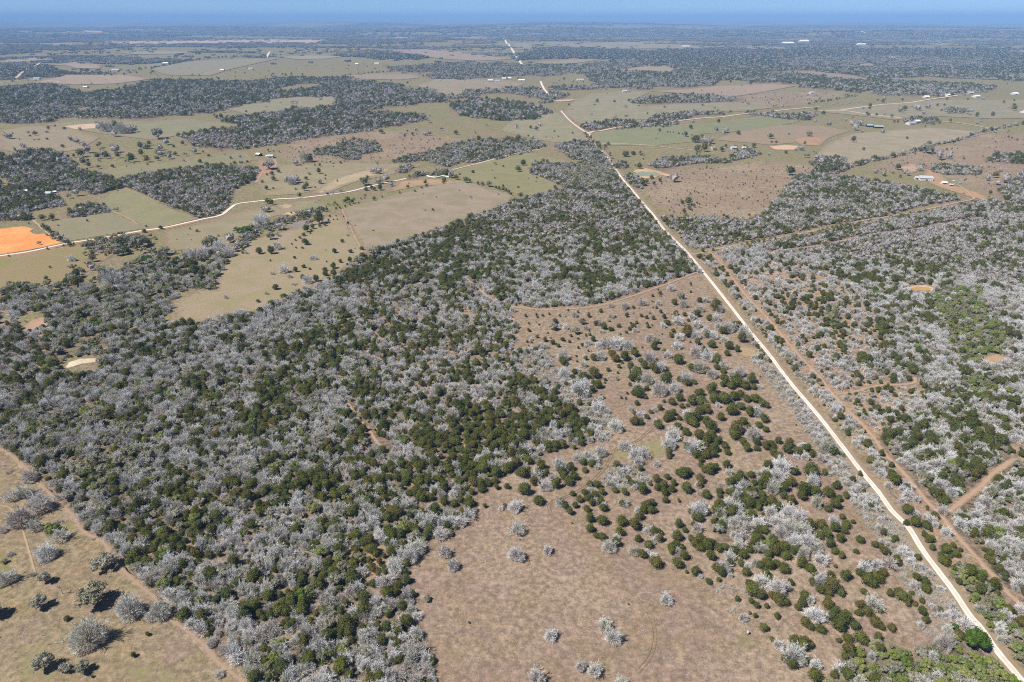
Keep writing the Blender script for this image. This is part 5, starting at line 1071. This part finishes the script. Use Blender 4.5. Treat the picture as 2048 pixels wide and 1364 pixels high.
NAMES = {'bare': ('bare_tree', 'tree', ['white barked', 'pale grey', 'brownish grey']), 'cedar': ('cedar_tree', 'cedar', ['dark green', 'olive green', 'deep green']),
         'oak': ('live_oak', 'oak', ['grey green', 'dull green', 'olive']), 'leafing': ('leafing_tree', 'tree', ['yellow green', 'pale green', 'fresh green']),
         'bright': ('green_oak', 'oak', ['bright green']), 'brush': ('brush_shrub', 'shrub', ['dry grey', 'tan', 'brownish']), 'dead': ('dead_tree', 'dead tree', ['grey'])}
NOUN = {'bare': 'leafless tree', 'cedar': 'cedar', 'oak': 'live oak', 'leafing': 'tree coming into leaf', 'bright': 'oak', 'brush': 'brush clump', 'dead': 'dead tree'}
road_np = polyline_ground(main_px)
def zone(px, py):
    rx = np.interp(-py, [-p[1] for p in main_px], [p[0] for p in main_px])
    if px > rx:
        t2 = np.interp(py, [512, 600, 725, 835, 940, 1033, 1153, 1215], [1429, 1500, 1611, 1711, 1802, 1884, 1987, 2048])
        if px < t2: return 'in the strip between white road and red track' + (', lower half' if py > 960 else ', upper half')
        if py > 1040: return 'below the red track crossing, right of the white road'
        return 'in the grey wood right of the red track' + (', near its lower crossing' if py > 900 else '')
    fence = np.interp(px, [0, 96, 177, 234, 319, 376, 436, 500], [883, 972, 1068, 1118, 1189, 1249, 1313, 1364])
    if px < 500 and py > fence: return 'in the lower left grassland'
    if px < 500 and py > fence - 60: return 'on the straight wood edge above the lower left grassland'
    if px > rx - 150 and py > 700: return 'in the pale brush along the left side of the white road' + (' near the bottom' if py > 1150 else '')
    if py > 1290 and px > 1640: return 'in the leafy thicket at the bottom beside the white road'
    if px > 1330 and py > 1000: return 'in the cedar belt between clearing and white road' + (', near its bottom' if py > 1180 else '')
    if px > 1200 and py > 760: return 'in the open cedar groves above the large clearing'
    if px > 1030 and py > 860: return 'around the top of the large bottom clearing'
    if px > 880 and py > 1040: return 'in the large bottom clearing'
    if px > 1030 and py > 600: return 'in the shrubby middle clearing'
    if px > 780 and py > 1040: return 'on the wood edge left of the bottom clearing'
    if py > 1200: return 'in the wood just left of the bottom clearing, lowest part' if px > 560 else 'in the wood corner beside the lower left grassland'
    if py > 1040: return 'in the dense wood between grassland and bottom clearing' + (', nearer the clearing' if px > 540 else ', nearer the grassland')
    if px > 760 and py > 780: return 'in the dense cedar stand above the bottom clearing'
    if px > 300: return 'in the middle of the big wood left of the clearings'
    if py > 760: return 'in the leafy left part of the big wood'
    if py > 500: return 'in the creek wood and pasture on the left side'
    if px > 1030: return 'by the white road or meadow beyond the wood'
    return 'in the fields of the middle distance'

LANDMARKS = [(1332,1198,'the lone white clearing bush'),(1102,1268,'the white bush of mid clearing'),(1215,1258,'the joined white bushes'),(1180,1335,'the bottom white pair'),(900,1112,'the two white bushes left in the clearing'),
(1030,1110,'the upper clearing white bush'),(1095,1100,'the small upper clearing bush'),(1495,1268,'the small feeder'),(1100,1008,'the bend of the wheel ruts'),(1275,1340,'the foot of the wheel ruts'),(1290,888,'the grassy glade'),
(1466,900,'the reddish gully'),(1955,1280,'the bright green roadside oak'),(1884,1033,'the red track crossing'),(1672,788,'the side path fork'),(1376,507,'the side road junction'),(1050,614,'the curve of the upper track'),(1240,600,'the right part of the upper track'),
(1000,790,'the small yellow bare spot'),(720,840,'the path gap in the big wood'),(740,1150,'the reddish gap by the clearing'),(727,1190,'the dark round evergreen by the gap'),(180,720,'the white dry pond'),(1840,578,'the orange pond'),
(1955,640,'the green grove on the right'),(1990,720,'the sandy spot on the right'),(1650,630,'the green tree beside the red track'),(0,885,'the left end of the wood edge'),(96,972,'the leafless group by the wood edge'),(206,1123,'the lone round oak'),
(182,1187,'the largest grassland oak'),(175,1267,'the widest bare grassland tree'),(350,1205,'the pinkish tree at the wood edge'),(486,1348,'the foot of the wood edge'),(120,1205,'the slim dead tree'),(130,1325,'the bottom oak row'),
(560,800,'the dark cedar knot of the big wood'),(520,900,'the pale heart of the big wood'),(400,1000,'the wood above the grassland oaks'),(600,1050,'the cedar belt of the big wood'),(560,1250,'the lowest part of the big wood'),(650,1330,'the wood bottom beside the clearing'),
(830,1130,'the top left clearing corner'),(860,1290,'the lower left clearing edge'),(1000,880,'the dense cedar stand'),(820,960,'the left end of the dense cedars'),(1400,680,'the broad cedar of the middle clearing'),(1235,695,'the grey and cedar clump of the middle clearing'),
(1110,720,'the left part of the middle clearing'),(1320,770,'the two broad pale trees'),(1700,1050,'the pale brush by the road'),(1750,1150,'the largest cedar and grey clump'),(1640,1010,'the grey mass of the cedar belt'),(1580,1150,'the lower cedar belt'),
(1590,1300,'the pale tree ringed by cedars'),(1800,1330,'the leafy bottom thicket'),(1710,1250,'the cedar alone near the bottom'),(1990,1100,'the right end of the red track'),(1990,1000,'the far right wood corner'),(1850,900,'the grey wood beyond the red track'),(2010,860,'the bare patch at the right side'),
(1800,770,'the small path in the right wood'),(320,330,'the left dark wood'),(100,480,'the orange field'),(732,505,'the brown field corner'),(500,370,'the bend of the left road'),(530,316,'the red drive houses'),(470,470,'the bright green creek tree'),(300,560,'the left creek wood'),
(60,600,'the dark trees at the left side'),(1290,348,'the orange banked pond'),(1177,267,'the far road junction'),(1391,278,'the squarish dark meadow tree'),(1850,358,'the large metal barn'),(1945,398,'the end of the side road'),(1650,400,'the triangular grey wood'),(915,350,'the white curved row')]
ORD = ['nearest', 'second nearest', 'third nearest', 'fourth nearest', 'fifth nearest', 'sixth nearest', 'seventh nearest', 'eighth nearest', 'ninth nearest', 'tenth nearest', 'eleventh nearest', 'twelfth nearest', 'thirteenth nearest', 'fourteenth nearest', 'fifteenth nearest', 'sixteenth nearest', 'seventeenth nearest', 'eighteenth nearest']
LOOK = {'bare': 'pale grey', 'cedar': 'dark green', 'oak': 'grey green', 'leafing': 'yellow green', 'bright': 'bright green', 'brush': 'dry grey', 'dead': 'grey'}
AUTO = {}; _b = {}
for i in np.where(indiv)[0]:
    if Lb[i]: continue
    lo, hi = {'bare': (5.5, 8), 'cedar': (4, 6), 'oak': (5, 8), 'leafing': (5.5, 8), 'brush': (2.2, 3.2)}.get(Kd[i], (4, 7))
    sw = 'small' if W_[i] < lo else ('broad' if W_[i] > hi else 'mid-sized')
    dl = [math.hypot(PX[i] - a, (PY[i] - b) * 1.3) for a, b, _ in LANDMARKS]; k = int(np.argmin(dl)); a, b, nmk = LANDMARKS[k]
    dx, dy = PX[i] - a, (PY[i] - b) * 1.3
    ang = (math.degrees(math.atan2(-dy, dx)) + 360) % 360
    dr = ['right of', 'above right of', 'above', 'above left of', 'left of', 'below left of', 'below', 'below right of'][int((ang + 22.5) // 45) % 8]
    _b.setdefault((sw, Kd[i], dr, nmk), []).append((dl[k], i))
for (sw, kd, dr, nmk), l in _b.items():
    for r_, (_, i) in enumerate(sorted(l)):
        o_ = (ORD[r_] + ' ') if len(l) > 1 and r_ < len(ORD) else ''
        if r_ >= len(ORD): o_ = 'farther '
        noun = {'leafing': 'leafing tree', 'bare': 'bare tree', 'brush': 'brush clump'}.get(kd, NOUN[kd])
        lb_ = f'{o_}{sw} {LOOK[kd]} {noun} {dr} {nmk}'
        if len(lb_.split()) > 16: lb_ = f'{o_}{sw} {noun} {dr} {nmk}'
        AUTO[i] = (lb_, f'{sw} {noun}s {zone(PX[i], PY[i])}')

def place_tree(kd, x, y, z, wm, rz, label, grp, vi, sz):
    whole, crown, trunk = PROTO['bigbare'][vi % 4] if kd == 'bare' and wm > 9.5 else PROTO[kd][vi]
    nm, cat, _ = NAMES[kd]
    if trunk is None:
        return add(nm, crown, (x, y, z), rz, None, sz, label=label, category=cat, group=grp)
    e = bpy.data.objects.new(nm, None); C.objects.link(e); e.empty_display_size = 0.5
    e.location = (x, y, z); e.rotation_euler = (0, 0, rz); e.scale = sz
    e['label'] = label; e['category'] = cat
    if grp: e['group'] = grp
    add('trunk', trunk, parent=e); add('crown', crown, parent=e)
    return e
for i in np.where(indiv)[0]:
    kd = Kd[i]; wm = float(W_[i]); vi = random.randrange(len(PROTO[kd])); rz = random.uniform(0, 6.28)
    sz = (wm * random.uniform(.9, 1.1), wm * random.uniform(.9, 1.1), wm * random.uniform(.88, 1.12))
    if Lb[i]: lab, grp = Lb[i], None
    else: lab, grp = AUTO[i]
    place_tree(kd, float(X[i]), float(Y[i]), float(Z_[i]) - .05, wm, rz, lab, grp, vi, sz)

# the remaining trees of each kind: one instanced object per kind
protos_coll = {}
def inst_group(coll):
    g = bpy.data.node_groups.new('scatter_' + coll.name, 'GeometryNodeTree')
    g.interface.new_socket('Geometry', in_out='INPUT', socket_type='NodeSocketGeometry')
    g.interface.new_socket('Geometry', in_out='OUTPUT', socket_type='NodeSocketGeometry')
    t = NT(g); a = t.new('NodeGroupInput'); b = t.new('NodeGroupOutput')
    ip = t.new('GeometryNodeInstanceOnPoints'); ci = t.new('GeometryNodeCollectionInfo')
    ci.inputs['Collection'].default_value = coll; ci.inputs['Separate Children'].default_value = True; ci.inputs['Reset Children'].default_value = True
    def na(n, dt):
        k = t.new('GeometryNodeInputNamedAttribute', data_type=dt); k.inputs['Name'].default_value = n; return [o for o in k.outputs if o.enabled][0]
    t.link(a.outputs[0], ip.inputs['Points']); t.link(ci.outputs[0], ip.inputs['Instance'])
    ip.inputs['Pick Instance'].default_value = True
    t.link(na('idx', 'INT'), ip.inputs['Instance Index'])
    er = t.new('FunctionNodeEulerToRotation'); cx = t.new('ShaderNodeCombineXYZ')
    t.link(na('rot', 'FLOAT'), cx.inputs[2]); t.link(cx.outputs[0], er.inputs[0]); t.link(er.outputs[0], ip.inputs['Rotation'])
    t.link(na('scl', 'FLOAT_VECTOR'), ip.inputs['Scale'])
    t.link(ip.outputs[0], b.inputs[0])
    return g
def mass(name, meshes, x, y, z, size, label, cat, zs=1.0):
    n = len(x)
    if n == 0: return
    coll = bpy.data.collections.new(name + '_kinds')
    for i, me in enumerate(meshes):
        o = bpy.data.objects.new(f'{name}_{i:02d}', me); coll.objects.link(o)
    me = bpy.data.meshes.new(name); me.vertices.add(n)
    me.vertices.foreach_set('co', np.column_stack([x, y, z - .05]).astype(np.float32).ravel())
    a = me.attributes.new('idx', 'INT', 'POINT'); a.data.foreach_set('value', rng.integers(0, len(meshes), n).astype(np.int32))
    a = me.attributes.new('rot', 'FLOAT', 'POINT'); a.data.foreach_set('value', rng.uniform(0, 6.28, n).astype(np.float32))
    s = np.column_stack([size * rng.uniform(.9, 1.1, n), size * rng.uniform(.9, 1.1, n), size * rng.uniform(.85, 1.15, n) * zs]).astype(np.float32)
    a = me.attributes.new('scl', 'FLOAT_VECTOR', 'POINT'); a.data.foreach_set('vector', s.ravel())
    o = add(name, me, kind='stuff', label=label, category=cat)
    md = o.modifiers.new('scatter', 'NODES'); md.node_group = inst_group(coll)
    return o
LBL = {'bare': ('bare_woodland', 'grey leafless trees filling the woods left and right of the white road', 'woodland'),
       'cedar': ('cedar_woodland', 'dark green cedars mixed through the grey woods and clearings', 'woodland'),
       'oak': ('oak_woodland', 'grey green live oaks scattered along creek woods and pastures', 'woodland'),
       'leafing': ('leafing_woodland', 'yellow green trees coming into leaf in the damp parts of the woods', 'woodland'),
       'brush': ('brush', 'low dry grey brush along the white road and in the openings', 'brush')}
print('near', len(X), 'indiv', int(indiv.sum()), 'mid', len(midd[0]), 'far', len(farr[0]))
for kd in KINDS:
    nm, lb, cat = LBL[kd]
    m = (Kd == kd) & ~indiv; dd = np.hypot(X, Y); n_hi = m & (dd < 800); n_lo = m & (dd >= 800)
    j = midd[3] == KN[kd]
    # one object: detailed crowns near, plainer ones farther away
    meshes = [p[0] for p in PROTO[kd]] + LO[kd]; nh = len(PROTO[kd])
    x = np.concatenate([X[n_hi], X[n_lo], midd[0][j]]); y = np.concatenate([Y[n_hi], Y[n_lo], midd[1][j]]); s = np.concatenate([W_[n_hi], W_[n_lo], midd[4][j]])
    o = mass(nm, meshes, x, y, terrain(x, y), s, lb, cat)
    if o:
        ids = np.concatenate([rng.integers(0, nh, int(n_hi.sum())), nh + rng.integers(0, len(LO[kd]), int(n_lo.sum() + j.sum()))]).astype(np.int32)
        o.data.attributes['idx'].data.foreach_set('value', ids)
m = np.isin(farr[3], [0, 1, 2, 3]); 
o = mass('far_woodland', CL, farr[0][m], farr[1][m], farr[2][m], SZF[m] * rng.uniform(.8, 1.4, int(m.sum())), 'woods of the far plain fading into blue haze', 'woodland', 1.0)
o.data.attributes['idx'].data.foreach_set('value', (rng.integers(0, 3, int(m.sum())) + 3 * (farr[5][m] == 13)).astype(np.int32))

# ------------------------------------------------------------------ buildings
def box(x0, x1, y0, y1, z0, z1):
    V = np.array([[x, y, z] for z in (z0, z1) for y in (y0, y1) for x in (x0, x1)], float)
    Fc = np.array([[0, 2, 3, 1], [4, 5, 7, 6], [0, 1, 5, 4], [2, 6, 7, 3], [0, 4, 6, 2], [1, 3, 7, 5]]); return V, Fc
def boxes(name, bl, mat):
    V = []; Fc = []; o = 0
    for b in bl:
        v, f = box(*b); V.append(v); Fc.append(f + o); o += 8
    return mesh_from(name, np.vstack(V), np.vstack(Fc), [mat])
BM = {'metal': plain('roof_metal', (0.62, 0.66, 0.70), .35, .06, .5, 0.3, .5), 'white': plain('white_roof', (0.78, 0.78, 0.76), .5, .05), 'blue': plain('blue_grey_roof', (0.42, 0.47, 0.56), .4, .06, .5, .2, .5),
      'grey': plain('grey_roof', (0.42, 0.42, 0.45), .6, .08), 'wall': plain('pale_wall', (0.62, 0.60, 0.56), .8, .08), 'dark': plain('dark_opening', (0.04, 0.04, 0.045), .6, .1), 'tan': plain('tan_wall', (0.45, 0.38, 0.30), .8, .1),
      'wood': plain('post_wood', (0.2, 0.16, 0.12), .9, .2), 'glass': plain('window_glass', (0.06, 0.08, 0.1), .15, .1, 2, 0, .5), 'rubber': plain('tyre_rubber', (0.03, 0.03, 0.03), .8, .1)}
def building(name, px, py, lpx, wid, hgt, ang, roof, wall, label, cat, open_front=False, group=None):
    L = max(lpx / mpp(py), 4); x, y = ground(px, py); e = bpy.data.objects.new(name, None); C.objects.link(e)
    e.location = (x, y, float(terrain(x, y))); e.rotation_euler = (0, 0, R(ang)); e['label'] = label; e['category'] = cat
    if group: e['group'] = group
    hl, hw = L / 2, wid / 2; rise = wid * .18
    if open_front:
        add('wall', boxes('wall', [(-hl, hl, hw - .2, hw, 0, hgt), (-hl, -hl + .2, -hw, hw - .2, 0, hgt), (hl - .2, hl, -hw, hw - .2, 0, hgt), (-hl + .2, hl - .2, hw - .3, hw - .22, 0, hgt * .98)], BM['dark']), parent=e)
        for k in range(5):
            t = -hl + .4 + (L - .8) * k / 4; add('post', boxes('post', [(t - .12, t + .12, -hw, -hw + .24, 0, hgt)], BM['wood']), parent=e)
    else:
        V, Fc = box(-hl, hl, -hw, hw, -1, hgt); me = mesh_from('wall', V, Fc, [BM[wall]]); add('wall', me, parent=e)
        gv = np.array([[-hl, -hw, hgt], [-hl, hw, hgt], [-hl, 0, hgt + rise], [hl, -hw, hgt], [hl, hw, hgt], [hl, 0, hgt + rise]]) * [.998, 1, 1]
        add('gable', mesh_from('gable', gv, np.array([[0, 2, 1], [3, 4, 5]]), [BM[wall]]), parent=e)
        add('door', boxes('door', [(-hl * .12, hl * .12 + 1, -hw - .06, -hw - .003, 0, min(2.4, hgt * .8))], BM['dark']), parent=e)
        for t in (-.65, -.35, .4, .7):
            add('window', boxes('window', [(t * hl - .6, t * hl + .6, -hw - .05, -hw - .003, 1.0, 2.0)], BM['glass']), parent=e)
    o_ = .5; th = .15
    rv = []
    for s in (-1, 1):
        rv += [[-hl - o_, s * (hw + o_), hgt - o_ * .36], [hl + o_, s * (hw + o_), hgt - o_ * .36], [hl + o_, 0, hgt + rise], [-hl - o_, 0, hgt + rise]]
    rv = np.array(rv); rv = np.vstack([rv + [0, 0, th], rv + [0, 0, .02]])
    Fc = []
    for k in (0, 4):
        a = [k, k + 1, k + 2, k + 3]; b = [q + 8 for q in a]
        Fc += [a, b[::-1], [a[0], b[0], b[1], a[1]], [a[1], b[1], b[2], a[2]], [a[3], a[0], b[0], b[3]]]
    add('roof', mesh_from('roof', rv, np.array(Fc), [BM[roof]]), parent=e)
    return e
B_ = [
('barn', 1850, 360, 24, 14, 4.5, -14, 'metal', 'wall', 'large pale metal roofed barn right of the triangular grey wood', 'barn'),
('shed', 1833, 358, 8, 9, 3, -14, 'grey', 'wall', 'low grey shed joined to the left end of the large barn', 'shed'),
('house', 1887, 368, 9, 8, 3, -10, 'white', 'wall', 'small white roofed house between the large barn and the driveway', 'house'),
('shed', 1901, 372, 8, 6, 2.6, -12, 'metal', 'tan', 'small blue white shed at the end of the driveway', 'shed'),
('barn', 1738, 253.5, 11, 12, 4, -6, 'blue', 'dark', 'shorter of two long dark fronted barns in the right fields', 'barn'),
('barn', 1756, 256, 17, 12, 4, -8, 'blue', 'dark', 'longer of two long dark fronted barns in the right fields', 'barn'),
('house', 1821, 249, 14, 16, 4, 10, 'blue', 'wall', 'blue grey roofed farmhouse beside dark trees in the right fields', 'house'),
('barn', 1833, 245, 10, 14, 4, 20, 'white', 'wall', 'white roofed barn behind the blue grey farmhouse', 'barn'),
('house', 1467, 298, 10, 12, 3.5, 0, 'blue', 'wall', 'blue grey roofed house behind the meadow trees', 'house'),
('shed', 1488, 297, 8, 6, 2.5, 0, 'white', 'wall', 'small white shed right of the meadow house', 'shed'),
('shed', 1447, 298.5, 5, 6, 2.5, 20, 'grey', 'tan', 'dark little shed left of the meadow house', 'shed'),
('shed', 1424, 299, 4, 5, 3, 70, 'white', 'wall', 'narrow white shed among trees at the end of the meadow track', 'shed'),
('house', 542, 315.5, 11, 11, 4, 0, 'metal', 'wall', 'pale metal roofed house at the top of the red drive', 'house'),
('shed', 535, 315, 4, 6, 3, 0, 'white', 'wall', 'small white shed touching the house on the red drive', 'shed'),
('house', 518, 311.5, 9, 10, 3.5, -25, 'white', 'dark', 'white roofed shed left of the house on the red drive', 'shed'),
('house', 99, 390, 11, 10, 3.5, 0, 'metal', 'wall', 'pale blue roofed house at the edge of the left dark wood', 'house'),
('shed', 53, 384, 8, 6, 2.5, 0, 'white', 'wall', 'small white shed in the left dark wood', 'shed'),
('shed', 110, 386, 4, 5, 2.5, 30, 'white', 'wall', 'tiny white shed right of the pale blue roofed house', 'shed'),
('house', 1059, 213, 11, 12, 4, 5, 'white', 'wall', 'left pale roofed house among the trees on the knoll by the road', 'house'),
('house', 1072, 216, 12, 12, 4, 25, 'metal', 'wall', 'right pale roofed house among the trees on the knoll by the road', 'house'),
('house', 1112, 194, 5, 14, 5, 80, 'white', 'wall', 'white building in the small grove right of the far road', 'house'),
('barn', 1043, 162.5, 12, 18, 5, 0, 'white', 'wall', 'white barn nearest the far road in the distant farm row', 'barn'),
('barn', 1019, 158.5, 7, 16, 5, 0, 'white', 'wall', 'white house in the middle of the distant farm row', 'barn'),
('barn', 1008, 159, 8, 16, 5, 0, 'white', 'wall', 'white house second from left of the distant farm row', 'barn'),
('barn', 981, 163, 10, 16, 5, 0, 'white', 'dark', 'white and dark barn at the left end of the distant farm row', 'barn'),
('barn', 995, 163, 9, 14, 4, 0, 'metal', 'wall', 'grey shed right of the dark fronted distant barn', 'shed'),
('house', 1852, 195.5, 9, 16, 4, 0, 'white', 'wall', 'white house at the wood edge left of the far right farm', 'house'),
('barn', 1894, 192.5, 7, 16, 5, 20, 'white', 'wall', 'white barn where the far right lane meets the wood', 'barn'),
('barn', 1903, 190, 8, 16, 4, 10, 'grey', 'wall', 'grey barn behind the white barn of the far right lane', 'barn'),
('barn', 1940, 187.5, 9, 16, 4, 0, 'metal', 'tan', 'long metal barn of the far right farm', 'barn'),
('house', 1952, 194.5, 11, 18, 4, 10, 'white', 'wall', 'white buildings in front of the far right farm', 'house'),
('house', 2029, 189, 10, 18, 4, 0, 'white', 'wall', 'white house at the far right beyond the pastures', 'house'),
('house', 1623, 187, 8, 16, 4, 0, 'blue', 'wall', 'blue grey roofed house in the thin wood on the right', 'house'),
('house', 1249, 184, 8, 16, 4, 0, 'metal', 'wall', 'grey roofed house at the edge of the far pink field', 'house'),
('barn', 1160, 161, 14, 18, 4, 0, 'metal', 'wall', 'grey long barn left of the distant dark wood', 'barn'),
('barn', 332, 127.5, 11, 20, 5, 0, 'white', 'wall', 'white barn in the distant green field upper left', 'barn'),
('barn', 232, 141.5, 14, 20, 5, 0, 'metal', 'wall', 'row of pale buildings before a distant dark grove upper left', 'barn'),
('barn', 75, 159, 12, 18, 5, 0, 'metal', 'wall', 'grey barn on the pale lane upper left', 'barn'),
('house', 172, 176, 8, 16, 4, 0, 'white', 'wall', 'white house at the far edge of the left dark wood', 'house'),
('barn', 714, 129.5, 6, 18, 5, 0, 'white', 'wall', 'left of two white sheds in the distant pasture', 'barn'),
('barn', 754, 128.5, 9, 18, 5, -6, 'white', 'wall', 'right of two white sheds in the distant pasture', 'barn'),
('barn', 445, 141.5, 8, 18, 5, 0, 'white', 'wall', 'white barn above the distant thin wood upper left', 'barn'),
('barn', 502, 139, 8, 18, 5, 0, 'metal', 'wall', 'pale barn near the dark tree upper left', 'barn'),
('factory', 1575, 88, 22, 60, 9, 0, 'white', 'wall', 'left of two bright distant works buildings at upper right', 'factory'),
('factory', 1607, 85, 16, 60, 14, 0, 'white', 'wall', 'taller right one of two bright distant works buildings at upper right', 'factory'),
('barn', 1722, 90, 16, 40, 7, 0, 'white', 'wall', 'white long building in the far right woods', 'barn'),
('barn', 1372, 94, 14, 30, 6, 0, 'white', 'wall', 'white farm building in the distant clearing right of centre', 'barn'),
('barn', 1783, 117, 12, 26, 5, 0, 'white', 'wall', 'white house in the far right brown clearing', 'barn'),
('house', 2046, 226, 6, 14, 4, 20, 'white', 'wall', 'white shed cut by the right side beyond the pastures', 'shed'),
]
for b in B_: building(*b, open_front=('dark fronted' in b[9] and 'long' in b[9]))

# parked vehicles by the barn
def vehicle(px, py, ang, label, body):
    x, y = ground(px, py); e = bpy.data.objects.new('parked_truck', None); C.objects.link(e)
    e.location = (x, y, float(terrain(x, y))); e.rotation_euler = (0, 0, R(ang)); e['label'] = label; e['category'] = 'truck'
    prof = np.array([[-2.8, .45], [2.8, .45], [2.8, 1.05], [1.5, 1.15], [.9, 1.8], [-.6, 1.8], [-.9, 1.15], [-2.8, 1.1]])
    V = np.vstack([np.column_stack([prof[:, 0], np.full(8, s), prof[:, 1]]) for s in (-.95, .95)]); me = bpy.data.meshes.new('body')
    me.from_pydata([tuple(v) for v in V], [], [tuple(range(8)), tuple(range(15, 7, -1))] + [(i, i + 8, (i + 1) % 8 + 8, (i + 1) % 8) for i in range(8)])
    me.materials.append(BM[body]); add('body', me, parent=e)
    for s in (-1, 1): add('side_window', boxes('side_window', [(-.5, .9, s * .96 - .01, s * .96 + .01, 1.2, 1.68)], BM['glass']), parent=e)
    for wx in (-1.8, 1.8):
        for s in (-1, 1):
            v, f = tube([[wx, s * .98, .4], [wx, s * .75, .4]], [.4, .4], 14); cap = np.array([[0, k, k + 1] for k in range(1, 13)])
            add('wheel', mesh_from('wheel', v, np.vstack([f, cap]), [BM['rubber']]), parent=e)
vehicle(1908, 363, -10, 'white truck parked left of its twin on the grass by the driveway', 'white')
vehicle(1920.5, 366.5, -5, 'grey truck parked right of the white one by the driveway', 'grey')

# long curved row of white wrapped bales
L = smooth_line(polyline_ground(parse("854,353 862,355 872,356 880,354.5 885,353 893,354 898,355.5")), 8)
seg = np.linalg.norm(np.diff(L, axis=0), axis=1); s = np.concatenate([[0], np.cumsum(seg)])
x0, y0 = L[0]; e = bpy.data.objects.new('bale_row', None); C.objects.link(e); e.location = (x0, y0, float(terrain(x0, y0)))
e['label'] = 'long curving white row like wrapped bales behind the brown field'; e['category'] = 'bale row'
nb = int(s[-1] / 1.6)
bv, bf = tube([[-.74, 0, 1.1], [-.7, 0, 1.1], [.7, 0, 1.1], [.74, 0, 1.1]], [.85, 1.15, 1.15, .85], 12); bme = mesh_from('bale', bv, bf, [BM['white']], smooth=True)
for k in range(nb):
    q = (k + .5) * s[-1] / nb; x = np.interp(q, s, L[:, 0]); y = np.interp(q, s, L[:, 1]); x2 = np.interp(q + .5, s, L[:, 0]); y2 = np.interp(q + .5, s, L[:, 1])
    add('bale', bme, (x - x0, y - y0, float(terrain(x, y)) - float(terrain(x0, y0))), math.atan2(y2 - y, x2 - x), e)

# game feeder at the clearing edge
x, y = ground(1495, 1269); e = bpy.data.objects.new('game_feeder', None); C.objects.link(e); e.location = (x, y, float(terrain(x, y)))
e['label'] = 'small white drum with dark top on thin legs at the clearing edge'; e['category'] = 'feeder'
v, f = tube([[0, 0, 1.0], [0, 0, 1.02], [0, 0, 1.95]], [.1, .45, .45], 12); add('drum', mesh_from('drum', v, f, [BM['white']]), parent=e)
v, f = tube([[0, 0, 1.96], [0, 0, 2.0], [0, 0, 2.25]], [.5, .5, .03], 12); add('lid', mesh_from('lid', v, f, [BM['grey']]), parent=e)
for k in range(3):
    a = 2.1 * k; v, f = tube([[math.cos(a) * .9, math.sin(a) * .9, 0], [math.cos(a) * .4, math.sin(a) * .4, 1.5]], [.05, .05], 5)
    add('leg', mesh_from('leg', v, f, [BM['wood']]), parent=e)

# ------------------------------------------------------------------ air
hv, hf = box(-95000, 95000, -95000, 95000, -60, 400)
hm = bpy.data.materials.new('haze'); hm.use_nodes = True; hm.node_tree.nodes.clear()
ho = hm.node_tree.nodes.new('ShaderNodeOutputMaterial'); pv = hm.node_tree.nodes.new('ShaderNodeVolumePrincipled')
pv.inputs['Color'].default_value = (0.31, 0.57, 1.0, 1); pv.inputs['Density'].default_value = HAZE_DENSITY; pv.inputs['Anisotropy'].default_value = -0.12
hm.node_tree.links.new(pv.outputs[0], ho.inputs['Volume'])
add('haze', mesh_from('haze', hv, hf, [hm]), kind='stuff')
